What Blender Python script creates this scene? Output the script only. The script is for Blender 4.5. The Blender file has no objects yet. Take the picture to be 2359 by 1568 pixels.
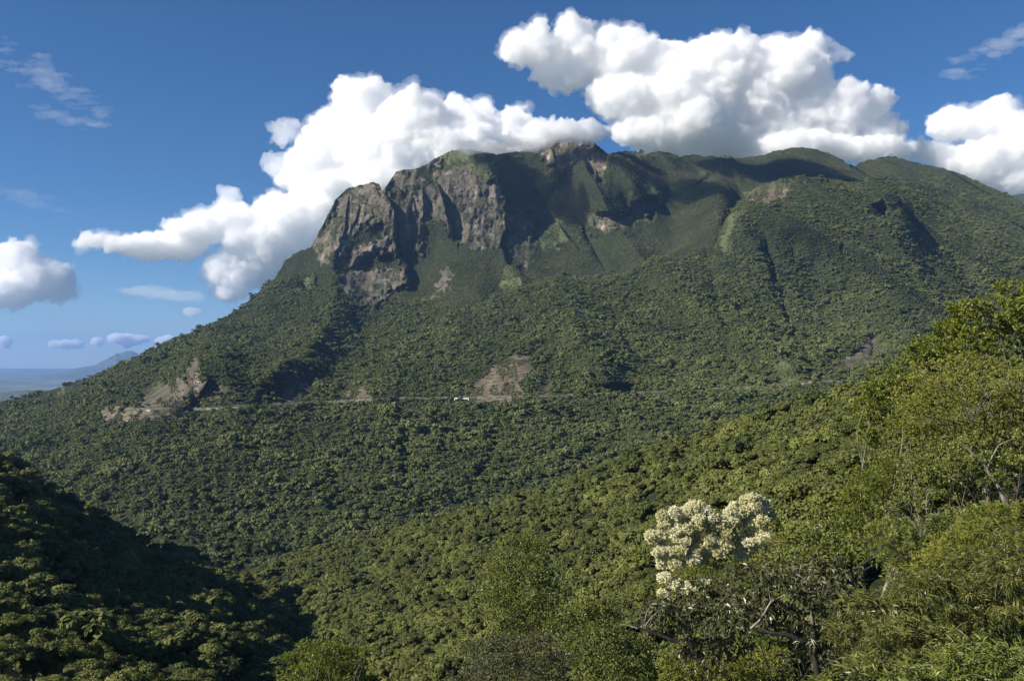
import bpy, math, random
import numpy as np
from mathutils import Vector
R = math.radians
rng = np.random.default_rng(7)
random.seed(7)
SC = bpy.context.scene
COL = SC.collection

# ------------------------------------------------------------------ camera
F = 2042.0            # focal length in units of a 2358-wide frame
CU, CV = 1179.0, 784.0
PITCH = math.atan(41.0 / F)
cam_d = bpy.data.cameras.new('camera')
cam = bpy.data.objects.new('camera', cam_d); COL.objects.link(cam)
cam_d.sensor_width = 36.0
cam_d.lens = 36.0 * F / 2358.0
cam_d.clip_start = 0.5; cam_d.clip_end = 300000
cam.location = (0, 0, 0)
cam.rotation_euler = (R(90) + PITCH, 0, 0)
SC.camera = cam

# ------------------------------------------------------------------ sun, sky, exposure
SUN_EL = R(32)
SUN_H = (-0.93, -0.37)                       # horizontal heading towards the sun
hl = math.hypot(*SUN_H)
SUN = Vector((SUN_H[0]/hl*math.cos(SUN_EL), SUN_H[1]/hl*math.cos(SUN_EL), math.sin(SUN_EL)))
sd = bpy.data.lights.new('sun', 'SUN'); sd.energy = 4.6; sd.angle = R(0.5); sd.color = (1.0, 0.93, 0.82)
so = bpy.data.objects.new('sun', sd); COL.objects.link(so)
so.rotation_euler = SUN.to_track_quat('Z', 'Y').to_euler()
w = bpy.data.worlds.new('World'); SC.world = w; w.use_nodes = True
nt = w.node_tree; nt.nodes.clear()
sky = nt.nodes.new('ShaderNodeTexSky'); sky.sky_type = 'NISHITA'; sky.sun_disc = False
sky.sun_elevation = SUN_EL
sky.sun_rotation = math.atan2(SUN_H[0], SUN_H[1])
sky.altitude = 2200; sky.air_density = 1.0; sky.dust_density = 0.25; sky.ozone_density = 6.0
bg = nt.nodes.new('ShaderNodeBackground'); bg.inputs['Strength'].default_value = 0.060
wo = nt.nodes.new('ShaderNodeOutputWorld')
hs_ = nt.nodes.new('ShaderNodeHueSaturation'); hs_.inputs['Saturation'].default_value = 1.12
nt.links.new(sky.outputs[0], hs_.inputs['Color']); nt.links.new(hs_.outputs[0], bg.inputs[0]); nt.links.new(bg.outputs[0], wo.inputs[0])
SC.view_settings.view_transform = 'Standard'; SC.view_settings.look = 'None'
SC.view_settings.exposure = 0.8; SC.view_settings.gamma = 1.0
SC.render.engine = 'CYCLES'
cy = SC.cycles
cy.max_bounces = 52; cy.diffuse_bounces = 3; cy.glossy_bounces = 1; cy.transmission_bounces = 3
cy.volume_bounces = 48; cy.transparent_max_bounces = 24
cy.use_denoising = True
cy.sample_clamp_indirect = 4.0

# ------------------------------------------------------------------ helpers
def tag(o, label=None, cat=None, group=None, kind=None):
    if label: o['label'] = label
    if cat: o['category'] = cat
    if group: o['group'] = group
    if kind: o['kind'] = kind
    return o

def world(u, v, Y):
    """point at depth Y (metres along +y) seen at frame position u, v"""
    u = np.asarray(u, float); v = np.asarray(v, float); Y = np.asarray(Y, float)
    up = (CV - v) / F; rt = (u - CU) / F
    y = math.cos(PITCH) - up * math.sin(PITCH)
    z = math.sin(PITCH) + up * math.cos(PITCH)
    k = Y / y
    return np.stack(np.broadcast_arrays(rt * k, Y, z * k), -1)

def frame(p):
    """world -> frame u, v"""
    p = np.asarray(p, float)
    c, s = math.cos(PITCH), math.sin(PITCH)
    fwd = p[..., 1] * c + p[..., 2] * s
    up = -p[..., 1] * s + p[..., 2] * c
    return CU + p[..., 0] / fwd * F, CV - up / fwd * F

def _h(ix, iy, iz, seed):
    h = (ix * 374761393 + iy * 668265263 + iz * 2147483647 * 3 + seed * 1274126177) & 0xFFFFFFFF
    h = ((h ^ (h >> 13)) * 1274126177) & 0xFFFFFFFF
    h = ((h ^ (h >> 15)) * 2246822519) & 0xFFFFFFFF
    return ((h ^ (h >> 16)) & 0xFFFFFF) / float(0xFFFFFF) * 2 - 1

def noise3(x, y, z, seed=0):
    x, y, z = np.broadcast_arrays(np.asarray(x, float), np.asarray(y, float), np.asarray(z, float))
    fx, fy, fz = np.floor(x), np.floor(y), np.floor(z)
    ix, iy, iz = fx.astype(np.int64), fy.astype(np.int64), fz.astype(np.int64)
    tx, ty, tz = x - fx, y - fy, z - fz
    sx, sy, sz = [t * t * t * (t * (t * 6 - 15) + 10) for t in (tx, ty, tz)]
    r = 0
    for a in (0, 1):
        wa = sx if a else 1 - sx
        for b in (0, 1):
            wb = sy if b else 1 - sy
            for c in (0, 1):
                wc = sz if c else 1 - sz
                r = r + wa * wb * wc * _h(ix + a, iy + b, iz + c, seed)
    return r

def fbm(x, y, z, octv=4, seed=0, gain=0.5):
    r = 0; a = 1.0; k = 1.0; t = 0
    for i in range(octv):
        r = r + a * noise3(x * k + 17.3 * i, y * k + 5.1 * i, z * k + 9.7 * i, seed + i)
        t += a; a *= gain; k *= 2.03
    return r / t

def sstep(a, b, x):
    t = np.clip((x - a) / (b - a), 0, 1)
    return t * t * (3 - 2 * t)

def mesh_np(name, verts, faces, mats=(), smooth=True, attrs=None):
    """faces: (n,k) int array, all of one size"""
    me = bpy.data.meshes.new(name)
    nv, nf, k = len(verts), len(faces), faces.shape[1]
    me.vertices.add(nv); me.vertices.foreach_set('co', np.ascontiguousarray(verts, np.float32).ravel())
    me.loops.add(nf * k); me.loops.foreach_set('vertex_index', np.ascontiguousarray(faces, np.int32).ravel())
    me.polygons.add(nf)
    me.polygons.foreach_set('loop_start', np.arange(0, nf * k, k, dtype=np.int32))
    me.polygons.foreach_set('use_smooth', np.full(nf, smooth, bool))
    for m in mats: me.materials.append(m)
    me.update(calc_edges=True)
    for an, (typ, data) in (attrs or {}).items():
        at = me.attributes.new(an, typ, 'POINT')
        at.data.foreach_set('color' if typ == 'FLOAT_COLOR' else 'value', np.ascontiguousarray(data, np.float32).ravel())
    return me

def link(name, me, parent=None):
    o = bpy.data.objects.new(name, me); COL.objects.link(o)
    if parent: o.parent = parent
    return o

# ------------------------------------------------------------------ materials
def new_mat(name):
    m = bpy.data.materials.new(name); m.use_nodes = True
    n = m.node_tree.nodes; n.clear()
    return m, n, m.node_tree.links

def leaf_mat(name, stops, rough=0.5, spec=0.35, trans=0.22, scale=None, attr=True, rand=1.0, patch=0):
    """stops: colours from dark to light, chosen per leaf clump and per tree"""
    m, n, l = new_mat(name)
    out = n.new('ShaderNodeOutputMaterial')
    pb = n.new('ShaderNodeBsdfPrincipled'); pb.inputs['Roughness'].default_value = rough
    pb.inputs['Specular IOR Level'].default_value = spec
    tr = n.new('ShaderNodeBsdfTranslucent'); mx = n.new('ShaderNodeMixShader'); mx.inputs[0].default_value = trans
    oi = n.new('ShaderNodeObjectInfo'); at = n.new('ShaderNodeAttribute'); at.attribute_name = 'var'
    ml = n.new('ShaderNodeMath'); ml.operation = 'MULTIPLY'; ml.inputs[1].default_value = 0.42 * rand
    l.new(oi.outputs['Random'], ml.inputs[0])
    m2 = n.new('ShaderNodeMath'); m2.operation = 'MULTIPLY_ADD'; m2.inputs[1].default_value = 1 - 0.42 * rand
    l.new(at.outputs['Fac'], m2.inputs[0]); l.new(ml.outputs[0], m2.inputs[2])
    if patch:      # kinds of tree grow in patches
        geo = n.new('ShaderNodeNewGeometry'); nz = n.new('ShaderNodeTexNoise'); nz.inputs['Scale'].default_value = patch; nz.inputs['Detail'].default_value = 4
        l.new(geo.outputs['Position'], nz.inputs['Vector'])
        m3 = n.new('ShaderNodeMath'); m3.operation = 'MULTIPLY_ADD'; m3.inputs[1].default_value = 1.5; m3.inputs[2].default_value = -0.75
        l.new(nz.outputs[0], m3.inputs[0]); m4 = n.new('ShaderNodeMath'); m4.operation = 'ADD'; l.new(m2.outputs[0], m4.inputs[0]); l.new(m3.outputs[0], m4.inputs[1]); m2 = m4
    cr = n.new('ShaderNodeValToRGB'); e = cr.color_ramp.elements
    while len(e) < len(stops): e.new(0.5)
    for i, c in enumerate(stops):
        e[i].position = i / (len(stops) - 1); e[i].color = (*c, 1)
    l.new(m2.outputs[0], cr.inputs[0])
    l.new(cr.outputs[0], pb.inputs['Base Color'])
    hs = n.new('ShaderNodeHueSaturation'); hs.inputs['Value'].default_value = 1.25; hs.inputs['Hue'].default_value = 0.485
    l.new(cr.outputs[0], hs.inputs['Color']); l.new(hs.outputs[0], tr.inputs[0])
    l.new(pb.outputs[0], mx.inputs[1]); l.new(tr.outputs[0], mx.inputs[2]); l.new(mx.outputs[0], out.inputs[0])
    return m

def bark_mat(name, a, b, rough=0.9):
    m, n, l = new_mat(name)
    out = n.new('ShaderNodeOutputMaterial'); pb = n.new('ShaderNodeBsdfPrincipled'); pb.inputs['Roughness'].default_value = rough
    tc = n.new('ShaderNodeTexCoord'); nz = n.new('ShaderNodeTexNoise'); nz.inputs['Scale'].default_value = 6; nz.inputs['Detail'].default_value = 6
    mp = n.new('ShaderNodeMapping'); mp.inputs['Scale'].default_value = (1, 1, 0.3)
    l.new(tc.outputs['Object'], mp.inputs[0]); l.new(mp.outputs[0], nz.inputs['Vector'])
    cr = n.new('ShaderNodeValToRGB'); cr.color_ramp.elements[0].color = (*a, 1); cr.color_ramp.elements[1].color = (*b, 1)
    cr.color_ramp.elements[0].position = 0.35; cr.color_ramp.elements[1].position = 0.65
    l.new(nz.outputs[0], cr.inputs[0]); l.new(cr.outputs[0], pb.inputs['Base Color'])
    bp = n.new('ShaderNodeBump'); bp.inputs['Strength'].default_value = 0.6; bp.inputs['Distance'].default_value = 0.05
    l.new(nz.outputs[0], bp.inputs['Height']); l.new(bp.outputs[0], pb.inputs['Normal'])
    l.new(pb.outputs[0], out.inputs[0])
    return m

def ramp(n, l, src, stops):
    cr = n.new('ShaderNodeValToRGB'); e = cr.color_ramp.elements
    while len(e) < len(stops): e.new(0.5)
    for i, (p, c) in enumerate(stops):
        e[i].position = p; e[i].color = (*c, 1)
    l.new(src, cr.inputs[0]); return cr.outputs[0]

def ground_mat():
    """slope ground: soil and undergrowth, bare rock (R), dead bracken (G), grass (B) by painted mask"""
    m, n, l = new_mat('mountain ground')
    out = n.new('ShaderNodeOutputMaterial'); pb = n.new('ShaderNodeBsdfPrincipled')
    pb.inputs['Roughness'].default_value = 0.95; pb.inputs['Specular IOR Level'].default_value = 0.15
    geo = n.new('ShaderNodeNewGeometry')
    def noise(scale, detail=6, sc=(1, 1, 1), rough=0.6):
        mp = n.new('ShaderNodeMapping'); mp.inputs['Scale'].default_value = sc
        l.new(geo.outputs['Position'], mp.inputs[0])
        z = n.new('ShaderNodeTexNoise'); z.inputs['Scale'].default_value = scale; z.inputs['Detail'].default_value = detail
        z.inputs['Roughness'].default_value = rough
        l.new(mp.outputs[0], z.inputs['Vector']); return z.outputs[0]
    fine = noise(0.09, 8); big = noise(0.012, 5)
    streak = noise(0.030, 10, (1, 1, 0.22), 0.70); streak2 = noise(0.02, 8, (1.2, 1.2, 0.2), 0.6)
    veg = ramp(n, l, fine, [(0.3, (0.018, 0.026, 0.012)), (0.55, (0.030, 0.040, 0.018)), (0.75, (0.055, 0.060, 0.028))])
    rock = ramp(n, l, streak, [(0.30, (0.040, 0.034, 0.030)), (0.43, (0.094, 0.078, 0.064)), (0.57, (0.160, 0.134, 0.104)), (0.68, (0.36, 0.32, 0.27))])
    mossf = ramp(n, l, streak2, [(0.46, (0, 0, 0)), (0.60, (1, 1, 1))])
    mx0 = n.new('ShaderNodeMix'); mx0.data_type = 'RGBA'; mx0.inputs[7].default_value = (0.060, 0.070, 0.030, 1)
    ms = n.new('ShaderNodeMath'); ms.operation = 'MULTIPLY'; ms.inputs[1].default_value = 0.78; l.new(mossf, ms.inputs[0])
    l.new(ms.outputs[0], mx0.inputs[0]); l.new(rock, mx0.inputs[6])
    fern = ramp(n, l, fine, [(0.3, (0.060, 0.050, 0.032)), (0.5, (0.145, 0.118, 0.078)), (0.7, (0.27, 0.225, 0.155))])
    grass = ramp(n, l, fine, [(0.3, (0.050, 0.066, 0.026)), (0.7, (0.125, 0.138, 0.060))])
    at = n.new('ShaderNodeAttribute'); at.attribute_name = 'cover'
    sp = n.new('ShaderNodeSeparateColor'); l.new(at.outputs['Color'], sp.inputs[0])
    cur = veg
    for ch, colr in ((2, grass), (1, fern), (0, mx0.outputs[2])):
        ad = n.new('ShaderNodeMath'); ad.operation = 'MULTIPLY_ADD'; ad.inputs[1].default_value = 0.9
        l.new(fine, ad.inputs[0]); l.new(sp.outputs[ch], ad.inputs[2])
        f = ramp(n, l, ad.outputs[0], [(0.86, (0, 0, 0)), (1.0, (1, 1, 1))])
        mx = n.new('ShaderNodeMix'); mx.data_type = 'RGBA'
        l.new(f, mx.inputs[0]); l.new(cur, mx.inputs[6]); l.new(colr, mx.inputs[7]); cur = mx.outputs[2]
    l.new(cur, pb.inputs['Base Color'])
    bp = n.new('ShaderNodeBump'); bp.inputs['Strength'].default_value = 1.0; bp.inputs['Distance'].default_value = 10.0
    l.new(streak, bp.inputs['Height']); l.new(bp.outputs[0], pb.inputs['Normal'])
    l.new(pb.outputs[0], out.inputs[0])
    return m

def plain_mat(name, stops, scale, rough=0.9, bump=0.0):
    m, n, l = new_mat(name)
    out = n.new('ShaderNodeOutputMaterial'); pb = n.new('ShaderNodeBsdfPrincipled'); pb.inputs['Roughness'].default_value = rough
    geo = n.new('ShaderNodeNewGeometry'); nz = n.new('ShaderNodeTexNoise'); nz.inputs['Scale'].default_value = scale; nz.inputs['Detail'].default_value = 8
    l.new(geo.outputs['Position'], nz.inputs['Vector'])
    l.new(ramp(n, l, nz.outputs[0], stops), pb.inputs['Base Color'])
    if bump:
        bp = n.new('ShaderNodeBump'); bp.inputs['Distance'].default_value = bump
        l.new(nz.outputs[0], bp.inputs['Height']); l.new(bp.outputs[0], pb.inputs['Normal'])
    l.new(pb.outputs[0], out.inputs[0]); return m

def vol_mat(name, density, color=(1, 1, 1), aniso=0.0):
    m, n, l = new_mat(name)
    out = n.new('ShaderNodeOutputMaterial'); pv = n.new('ShaderNodeVolumePrincipled')
    pv.inputs['Density'].default_value = density; pv.inputs['Color'].default_value = (*color, 1)
    pv.inputs['Anisotropy'].default_value = aniso
    l.new(pv.outputs[0], out.inputs['Volume'])
    return m

M_GROUND = ground_mat()
M_FAR = leaf_mat('far foliage', [(0.050, 0.070, 0.024), (0.096, 0.124, 0.038), (0.128, 0.144, 0.050), (0.160, 0.186, 0.058), (0.204, 0.216, 0.084)], 0.75, 0.15, 0.12, patch=0.011)
M_NEAR = leaf_mat('hillside foliage', [(0.028, 0.042, 0.011), (0.080, 0.104, 0.024), (0.118, 0.126, 0.037), (0.146, 0.174, 0.034), (0.230, 0.232, 0.074)], 0.6, 0.2, 0.18, patch=0.03)
M_BARK = bark_mat('grey brown bark', (0.05, 0.04, 0.03), (0.16, 0.13, 0.10))
M_PALE = bark_mat('pale grey bark', (0.10, 0.085, 0.07), (0.36, 0.32, 0.27))
M_DARKBARK = bark_mat('dark bark', (0.012, 0.010, 0.008), (0.04, 0.032, 0.025))

# ------------------------------------------------------------------ relief sheets
class TPS:
    def __init__(self, pts, reg=1e-4):
        P = np.array(pts, float); self.x = P[:, :2] / 1000.0; y = np.log(P[:, 2])
        n = len(P); K = self._k(self.x, self.x) + reg * np.eye(n)
        A = np.zeros((n + 3, n + 3)); A[:n, :n] = K; A[:n, n] = 1; A[:n, n+1:] = self.x; A[n, :n] = 1; A[n+1:, :n] = self.x.T
        b = np.zeros(n + 3); b[:n] = y
        self.w = np.linalg.solve(A, b)
    def _k(self, a, b):
        d2 = ((a[:, None, :] - b[None, :, :]) ** 2).sum(-1)
        return 0.5 * d2 * np.log(d2 + 1e-12)
    def __call__(self, u, v):
        sh = np.broadcast(u, v).shape
        q = np.stack(np.broadcast_arrays(u, v), -1).reshape(-1, 2) / 1000.0
        out = np.empty(len(q))
        for i in range(0, len(q), 50000):
            c = q[i:i+50000]; out[i:i+50000] = self._k(c, self.x) @ self.w[:-3] + self.w[-3] + c @ self.w[-2:]
        return np.exp(out).reshape(sh)

def inpoly(u, v, poly):
    poly = np.array(poly, float); r = np.zeros(np.broadcast(u, v).shape, bool)
    x1, y1 = poly[-1]
    for x2, y2 in poly:
        c = ((y2 > v) != (y1 > v)) & (u < (x1 - x2) * (v - y2) / (y1 - y2 + 1e-9) + x2)
        r ^= c; x1, y1 = x2, y2
    return r

def polydist(u, v, poly, closed=True):
    """distance to the outline of a polygon or polyline"""
    P = np.array(poly, float); d = np.full(np.broadcast(u, v).shape, 1e9)
    n = len(P)
    for i in range(n if closed else n - 1):
        a = P[i]; b = P[(i + 1) % n]; e = b - a
        t = np.clip(((u - a[0]) * e[0] + (v - a[1]) * e[1]) / (e @ e + 1e-9), 0, 1)
        d = np.minimum(d, np.hypot(u - a[0] - t * e[0], v - a[1] - t * e[1]))
    return d

z1 = lambda L: [(552.6 + 0.3525 * a, 276.3 + 0.3525 * b) for a, b in L]     # positions read in enlarged crops
z2 = lambda L: [(1289.5 + 0.4529 * a, 276.3 + 0.4529 * b) for a, b in L]
z3 = lambda L: [(0.3904 * a, 736.9 + 0.3904 * b) for a, b in L]
z4 = lambda L: [(921.1 + 0.4686 * a, 782.9 + 0.4686 * b) for a, b in L]

CREST = [(-300, 985), (-150, 955), (0, 928), (110, 900), (200, 874), (300, 832), (400, 786), (500, 742), (560, 706), (585, 684), (606, 664), (612, 652), (634, 644), (645, 622), (655, 604),
         (685, 580), (716, 571), (727, 548), (745, 515), (762, 482), (772, 462), (788, 446), (803, 434), (830, 425), (858, 420), (872, 424), (880, 440), (888, 432), (905, 408), (913, 394), (930, 390), (968, 387), (985, 376),
         (1010, 360), (1040, 347), (1060, 343), (1100, 347), (1130, 354), (1145, 356), (1190, 350), (1235, 342), (1262, 326), (1290, 319), (1330, 317), (1362, 326), (1388, 345), (1398, 354), (1415, 352), (1424, 349), (1448, 349), (1470, 350),
         (1474, 346), (1482, 346), (1486, 358), (1498, 352), (1524, 348), (1545, 354), (1565, 361), (1580, 357), (1600, 355), (1625, 362), (1640, 361), (1665, 364), (1700, 366), (1740, 362), (1780, 350), (1815, 343), (1845, 340), (1882, 345), (1915, 357),
         (1938, 368), (1950, 378), (1968, 383), (1985, 373), (2000, 368), (2012, 369), (2030, 363), (2050, 361), (2085, 368), (2110, 375), (2160, 385), (2210, 400), (2260, 425), (2320, 449), (2358, 470), (2460, 500), (2650, 520)]
A_PTS = [(-300, 985, 2200), (0, 925, 2300), (200, 872, 2450), (400, 780, 2650), (610, 655, 2850), (730, 545, 2900), (850, 422, 2950), (1050, 345, 3080), (1330, 318, 3180), (1520, 350, 3250), (1700, 365, 3350), (1840, 342, 3300), (2050, 362, 3600), (2320, 447, 3700), (2650, 500, 3600),
         (550, 760, 2350), (700, 700, 2520), (850, 700, 2480), (1000, 700, 2420), (1150, 720, 2150), (1300, 680, 2180), (1420, 670, 2180), (1560, 640, 2280), (1700, 600, 2380),
         (780, 600, 2730), (900, 610, 2720), (1100, 570, 2780), (1100, 440, 2930), (900, 480, 2840), (1250, 590, 2700), (1400, 560, 2760), (1300, 450, 2960), (1450, 420, 2990), (1600, 430, 3080), (1550, 520, 2850), (1250, 380, 3080),
         (1850, 425, 2700), (2050, 430, 2800), (2300, 520, 2750), (1700, 520, 2560), (1900, 600, 2330), (2200, 650, 2250), (1900, 750, 1950), (2300, 750, 1980), (2500, 600, 2500),
         (-200, 1000, 1900), (0, 1000, 1750), (150, 950, 1800), (300, 940, 1500), (600, 930, 1450), (900, 925, 1430), (1200, 920, 1400), (1500, 908, 1380), (1870, 880, 1360), (2100, 870, 1360), (2500, 860, 1360),
         (500, 812, 1660), (420, 850, 1610), (450, 935, 1500), (450, 1000, 1340), (150, 1020, 1480), (750, 1000, 1290), (1050, 1000, 1270), (1350, 990, 1240), (200, 900, 2050), (650, 850, 1680), (800, 840, 1750), (1000, 850, 1680), (1300, 850, 1600), (1600, 800, 1700), (750, 780, 2050), (1000, 780, 1980), (1300, 770, 1850),
         (0, 1060, 1380), (300, 1060, 1220), (600, 1060, 1180), (900, 1060, 1180), (1200, 1050, 1150), (1600, 1000, 1130), (0, 1300, 1000), (300, 1250, 1000), (600, 1250, 960), (900, 1220, 960), (1300, 1150, 980), (1700, 1050, 1000), (2000, 960, 1100), (2400, 950, 1100),
         (600, 1400, 860), (1200, 1400, 860), (2000, 1300, 900), (2600, 1300, 900), (-300, 1400, 900), (-300, 1150, 1250)]
# side walls: (polyline top to bottom, jut left of it, recess right of it, fade left, fade right), metres and frame units
WALLS = [(z1([(930, 470), (960, 500), (1010, 600), (1000, 780), (1030, 880), (1080, 950), (1095, 1100)]), 29, 18, 70, 60),
         (z1([(1300, 430), (1340, 600), (1385, 760)]), 30, 20, 40, 30),
         (z1([(1640, 330), (1700, 420), (1730, 520), (1735, 700), (1700, 820), (1740, 940), (1830, 1000), (1905, 1085)]), 38, 30, 90, 70),
         (z1([(720, 480), (700, 560), (690, 700), (640, 850)]), 14, 8, 30, 25),
         (z1([(780, 520), (765, 620), (740, 700)]), 12, 6, 18, 18),
         (z1([(1190, 450), (1200, 640)]), 12, 6, 16, 20),
         (z1([(1130, 520), (1140, 640)]), 6, 6, 10, 20),
         (z1([(2080, 680), (2130, 760), (2210, 840)]), 28, 14, 50, 40),
         (z1([(2045, 190), (2060, 300)]), 12, 10, 20, 15),
         (z1([(2230, 260), (2300, 370), (2352, 460)]), 18, 10, 26, 20),
         (z1([(480, 1000), (500, 1090)]), 14, 8, 20, 20),
         (z1([(600, 960), (640, 1080), (700, 1130)]), -16, -10, 20, 20),
         (z1([(1080, 960), (1090, 1090)]), 14, 8, 30, 20),
         (z2([(470, 400), (480, 440), (430, 500)]), 6, 4, 30, 30),
         (z3([(1190, 200), (1180, 300), (1230, 350), (1170, 460)]), 16, 8, 60, 40),
         (z3([(1440, 200), (1450, 290)]), 10, 6, 40, 30),
         (z3([(1600, 290), (1600, 480)]), 9, 5, 40, 40),
         (z3([(2330, 250), (2359, 600)]), 9, 6, 50, 40),
         (z2([(2310, 870), (2310, 930)]), 10, 5, 30, 30)]
GULLIES = [(z2([(740, 640), (800, 960), (860, 1100), (900, 1260)]), 34, 11), (z2([(1040, 600), (1080, 780), (1130, 960), (1180, 1050), (1250, 1230)]), 40, 10), (z2([(240, 900), (330, 1120), (400, 1230)]), 34, 11),
           (z2([(1590, 1080), (1590, 1240)]), 26, 8), (z2([(1520, 380), (1620, 470), (1650, 560)]), 9, 12), ([(905, 900), (925, 960), (938, 1050), (930, 1160)], 18, 16), ([(1400, 930), (1430, 990), (1418, 1060)], 28, 13),
           ([(590, 950), (600, 1020), (590, 1100)], 18, 12), ([(690, 640), (735, 720), (780, 800)], 26, 10), ([(800, 700), (830, 780), (850, 830)], 22, 11), ([(1000, 720), (1010, 800), (980, 870)], 22, 12),
           (z3([(1900, 800), (2000, 930), (2100, 1000)]), 30, 14), (z2([(1950, 600), (2060, 800), (2110, 900)]), 22, 11), (z2([(1400, 560), (1480, 760), (1440, 900)]), 20, 9), (z2([(110, 520), (150, 620), (230, 760)]), 36, 10),
           ([(1420, 600), (1390, 570), (1370, 500)], 10, 14), ([(250, 1000), (330, 1080), (390, 1160)], 20, 14), ([(1150, 980), (1130, 1060), (1090, 1130)], 18, 14)]
# ridges whose far side drops away: above the line the surface lies further by `gap`
RIDGES = [([(1080, 716), (1160, 690), (1230, 655), (1290, 642), (1340, 655), (1420, 642), (1530, 592), (1610, 556)], 210, 80),
          ([(1640, 590), (1668, 520), (1695, 476), (1740, 438), (1790, 420), (1850, 410), (1900, 416), (1960, 424), (2035, 418), (2100, 420), (2180, 440)], 420, 130),
          ([(300, 935), (360, 880), (430, 835), (470, 810), (510, 803), (550, 814), (600, 830), (720, 832), (800, 850)], 120, 60),
          ([(1400, 354), (1560, 364), (1620, 392), (1700, 430)], 60, 40),
          ([(1660, 364), (1640, 400), (1600, 430), (1560, 440)], -40, 40),
          ([(1930, 366), (1975, 390), (2020, 415)], 260, 60),
          ([(300, 1180), (420, 1215), (560, 1245), (640, 1250)], 60, 50)]
KNOLL = z3([(780, 525), (785, 480), (860, 430), (1000, 350), (1080, 290), (1150, 210), (1200, 200), (1225, 240), (1190, 310), (1230, 350), (1290, 380), (1400, 400), (1330, 440), (1170, 500), (1080, 550), (900, 545)])
ROCK = [z1([(470, 840), (560, 690), (610, 560), (640, 500), (700, 450), (860, 405), (925, 440), (880, 520), (850, 660), (760, 720), (690, 800), (640, 870), (520, 960)]),
        z1([(880, 520), (930, 460), (1000, 560), (1015, 700), (1010, 900), (985, 850), (960, 700), (860, 660)]),
        z1([(640, 920), (760, 850), (980, 760), (1005, 850), (850, 890), (720, 960), (650, 970)]),
        z1([(610, 960), (700, 1010), (850, 985), (980, 970), (1085, 960), (1095, 1090), (1000, 1090), (960, 1170), (870, 1195), (760, 1175), (680, 1120)]),
        z1([(960, 480), (1000, 400), (1010, 340), (1060, 325), (1170, 330), (1200, 430), (1300, 420), (1380, 560), (1390, 750), (1320, 650), (1230, 690), (1200, 860), (1150, 870), (1140, 700), (1120, 820), (1050, 850), (1020, 700), (1010, 580)]),
        z1([(1250, 370), (1400, 320), (1560, 350), (1700, 420), (1735, 560), (1735, 700), (1700, 830), (1600, 840), (1480, 835), (1410, 800), (1390, 600), (1340, 470)]),
        z1([(1740, 500), (1800, 560), (1890, 650), (1910, 850), (1860, 980), (1780, 930), (1740, 860)]),
        z1([(1960, 230), (2080, 130), (2250, 120), (2400, 210), (2400, 300), (2352, 400), (2250, 260), (2100, 310), (2030, 300)]),
        z1([(1255, 1170), (1300, 1030), (1340, 960), (1385, 1010), (1320, 1150)]),
        z1([(1210, 300), (1290, 250), (1340, 260), (1250, 310)]),
        z2([(340, 480), (420, 400), (480, 400), (470, 480), (390, 520), (330, 560), (150, 560), (140, 480)]),
        z2([(270, 165), (320, 160), (320, 175), (270, 180)]), z2([(385, 150), (425, 150), (425, 190), (385, 190)]),
        z2([(1570, 450), (1680, 440), (1680, 490), (1600, 480)]),
        z2([(1500, 1130), (1560, 1110), (1640, 1080), (1640, 1180), (1580, 1240), (1500, 1270), (1370, 1280), (1360, 1230), (1480, 1200)]), z2([(1700, 1070), (1800, 1030), (1830, 1080), (1720, 1120)])]
FERN = [z3([(1650, 490), (1700, 400), (1730, 350), (1850, 370), (1840, 420), (1760, 470)]), z3([(1990, 470), (2000, 430), (2060, 400), (2180, 430), (2180, 470)]),
        z4([(330, 300), (355, 200), (455, 172), (470, 125), (600, 72), (655, 150), (580, 220), (620, 275), (500, 305)]), z4([(660, 260), (690, 205), (755, 215), (760, 265)]), z4([(440, 290), (600, 260), (600, 300)]),
        z2([(970, 420), (1000, 370), (1100, 345), (1180, 360), (1160, 400), (1060, 420)]), z3([(550, 570), (640, 490), (700, 480), (690, 560)]), z3([(700, 560), (780, 520), (1060, 560), (1000, 580), (760, 580)])]
GRASS = [z4([(1035, 265), (1060, 150), (1090, 120), (1150, 200), (1140, 265)]), z4([(1850, 235), (1850, 120), (1900, 100), (1950, 170), (1960, 235)]), z4([(1600, 245), (1700, 228), (1960, 225), (1920, 250)]), z4([(1010, 70), (1050, 60), (1060, 130), (1010, 130)]),
         z3([(1950, 250), (2000, 250), (1990, 290), (1950, 290)]), z3([(2040, 420), (2100, 380), (2190, 400), (2180, 430)]),
         z2([(820, 680), (800, 640), (830, 520), (920, 450), (960, 360), (1060, 320), (1200, 310), (1160, 360), (980, 400), (900, 520), (870, 560), (870, 650)]),
         z2([(330, 400), (450, 330), (520, 380), (500, 420), (420, 410)]), z2([(700, 260), (840, 270), (830, 300), (730, 290)]), z2([(560, 190), (650, 230), (640, 245), (560, 215)]),
         z1([(1000, 300), (1170, 320), (1400, 190), (1600, 200), (1680, 300), (1700, 380), (1600, 370), (1400, 310), (1250, 360), (1200, 420)]),
         z1([(1900, 800), (2060, 660), (2130, 780), (2100, 830), (1960, 850), (1910, 900)]), z1([(1700, 1100), (1740, 950), (1800, 1000), (1830, 1080), (1720, 1150)]), z1([(300, 1160), (480, 1020), (480, 1080), (400, 1150)]),
         z3([(100, 470), (300, 410), (420, 400), (400, 440), (200, 480)]), z3([(700, 480), (900, 370), (960, 340), (960, 370), (800, 450)])]

def line_u(poly, v):
    P = np.array(poly, float); o = np.argsort(P[:, 1])
    return np.interp(v, P[o, 1], P[o, 0])
def line_v(poly, u):
    P = np.array(poly, float); o = np.argsort(P[:, 0])
    return np.interp(u, P[o, 0], P[o, 1])

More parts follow.
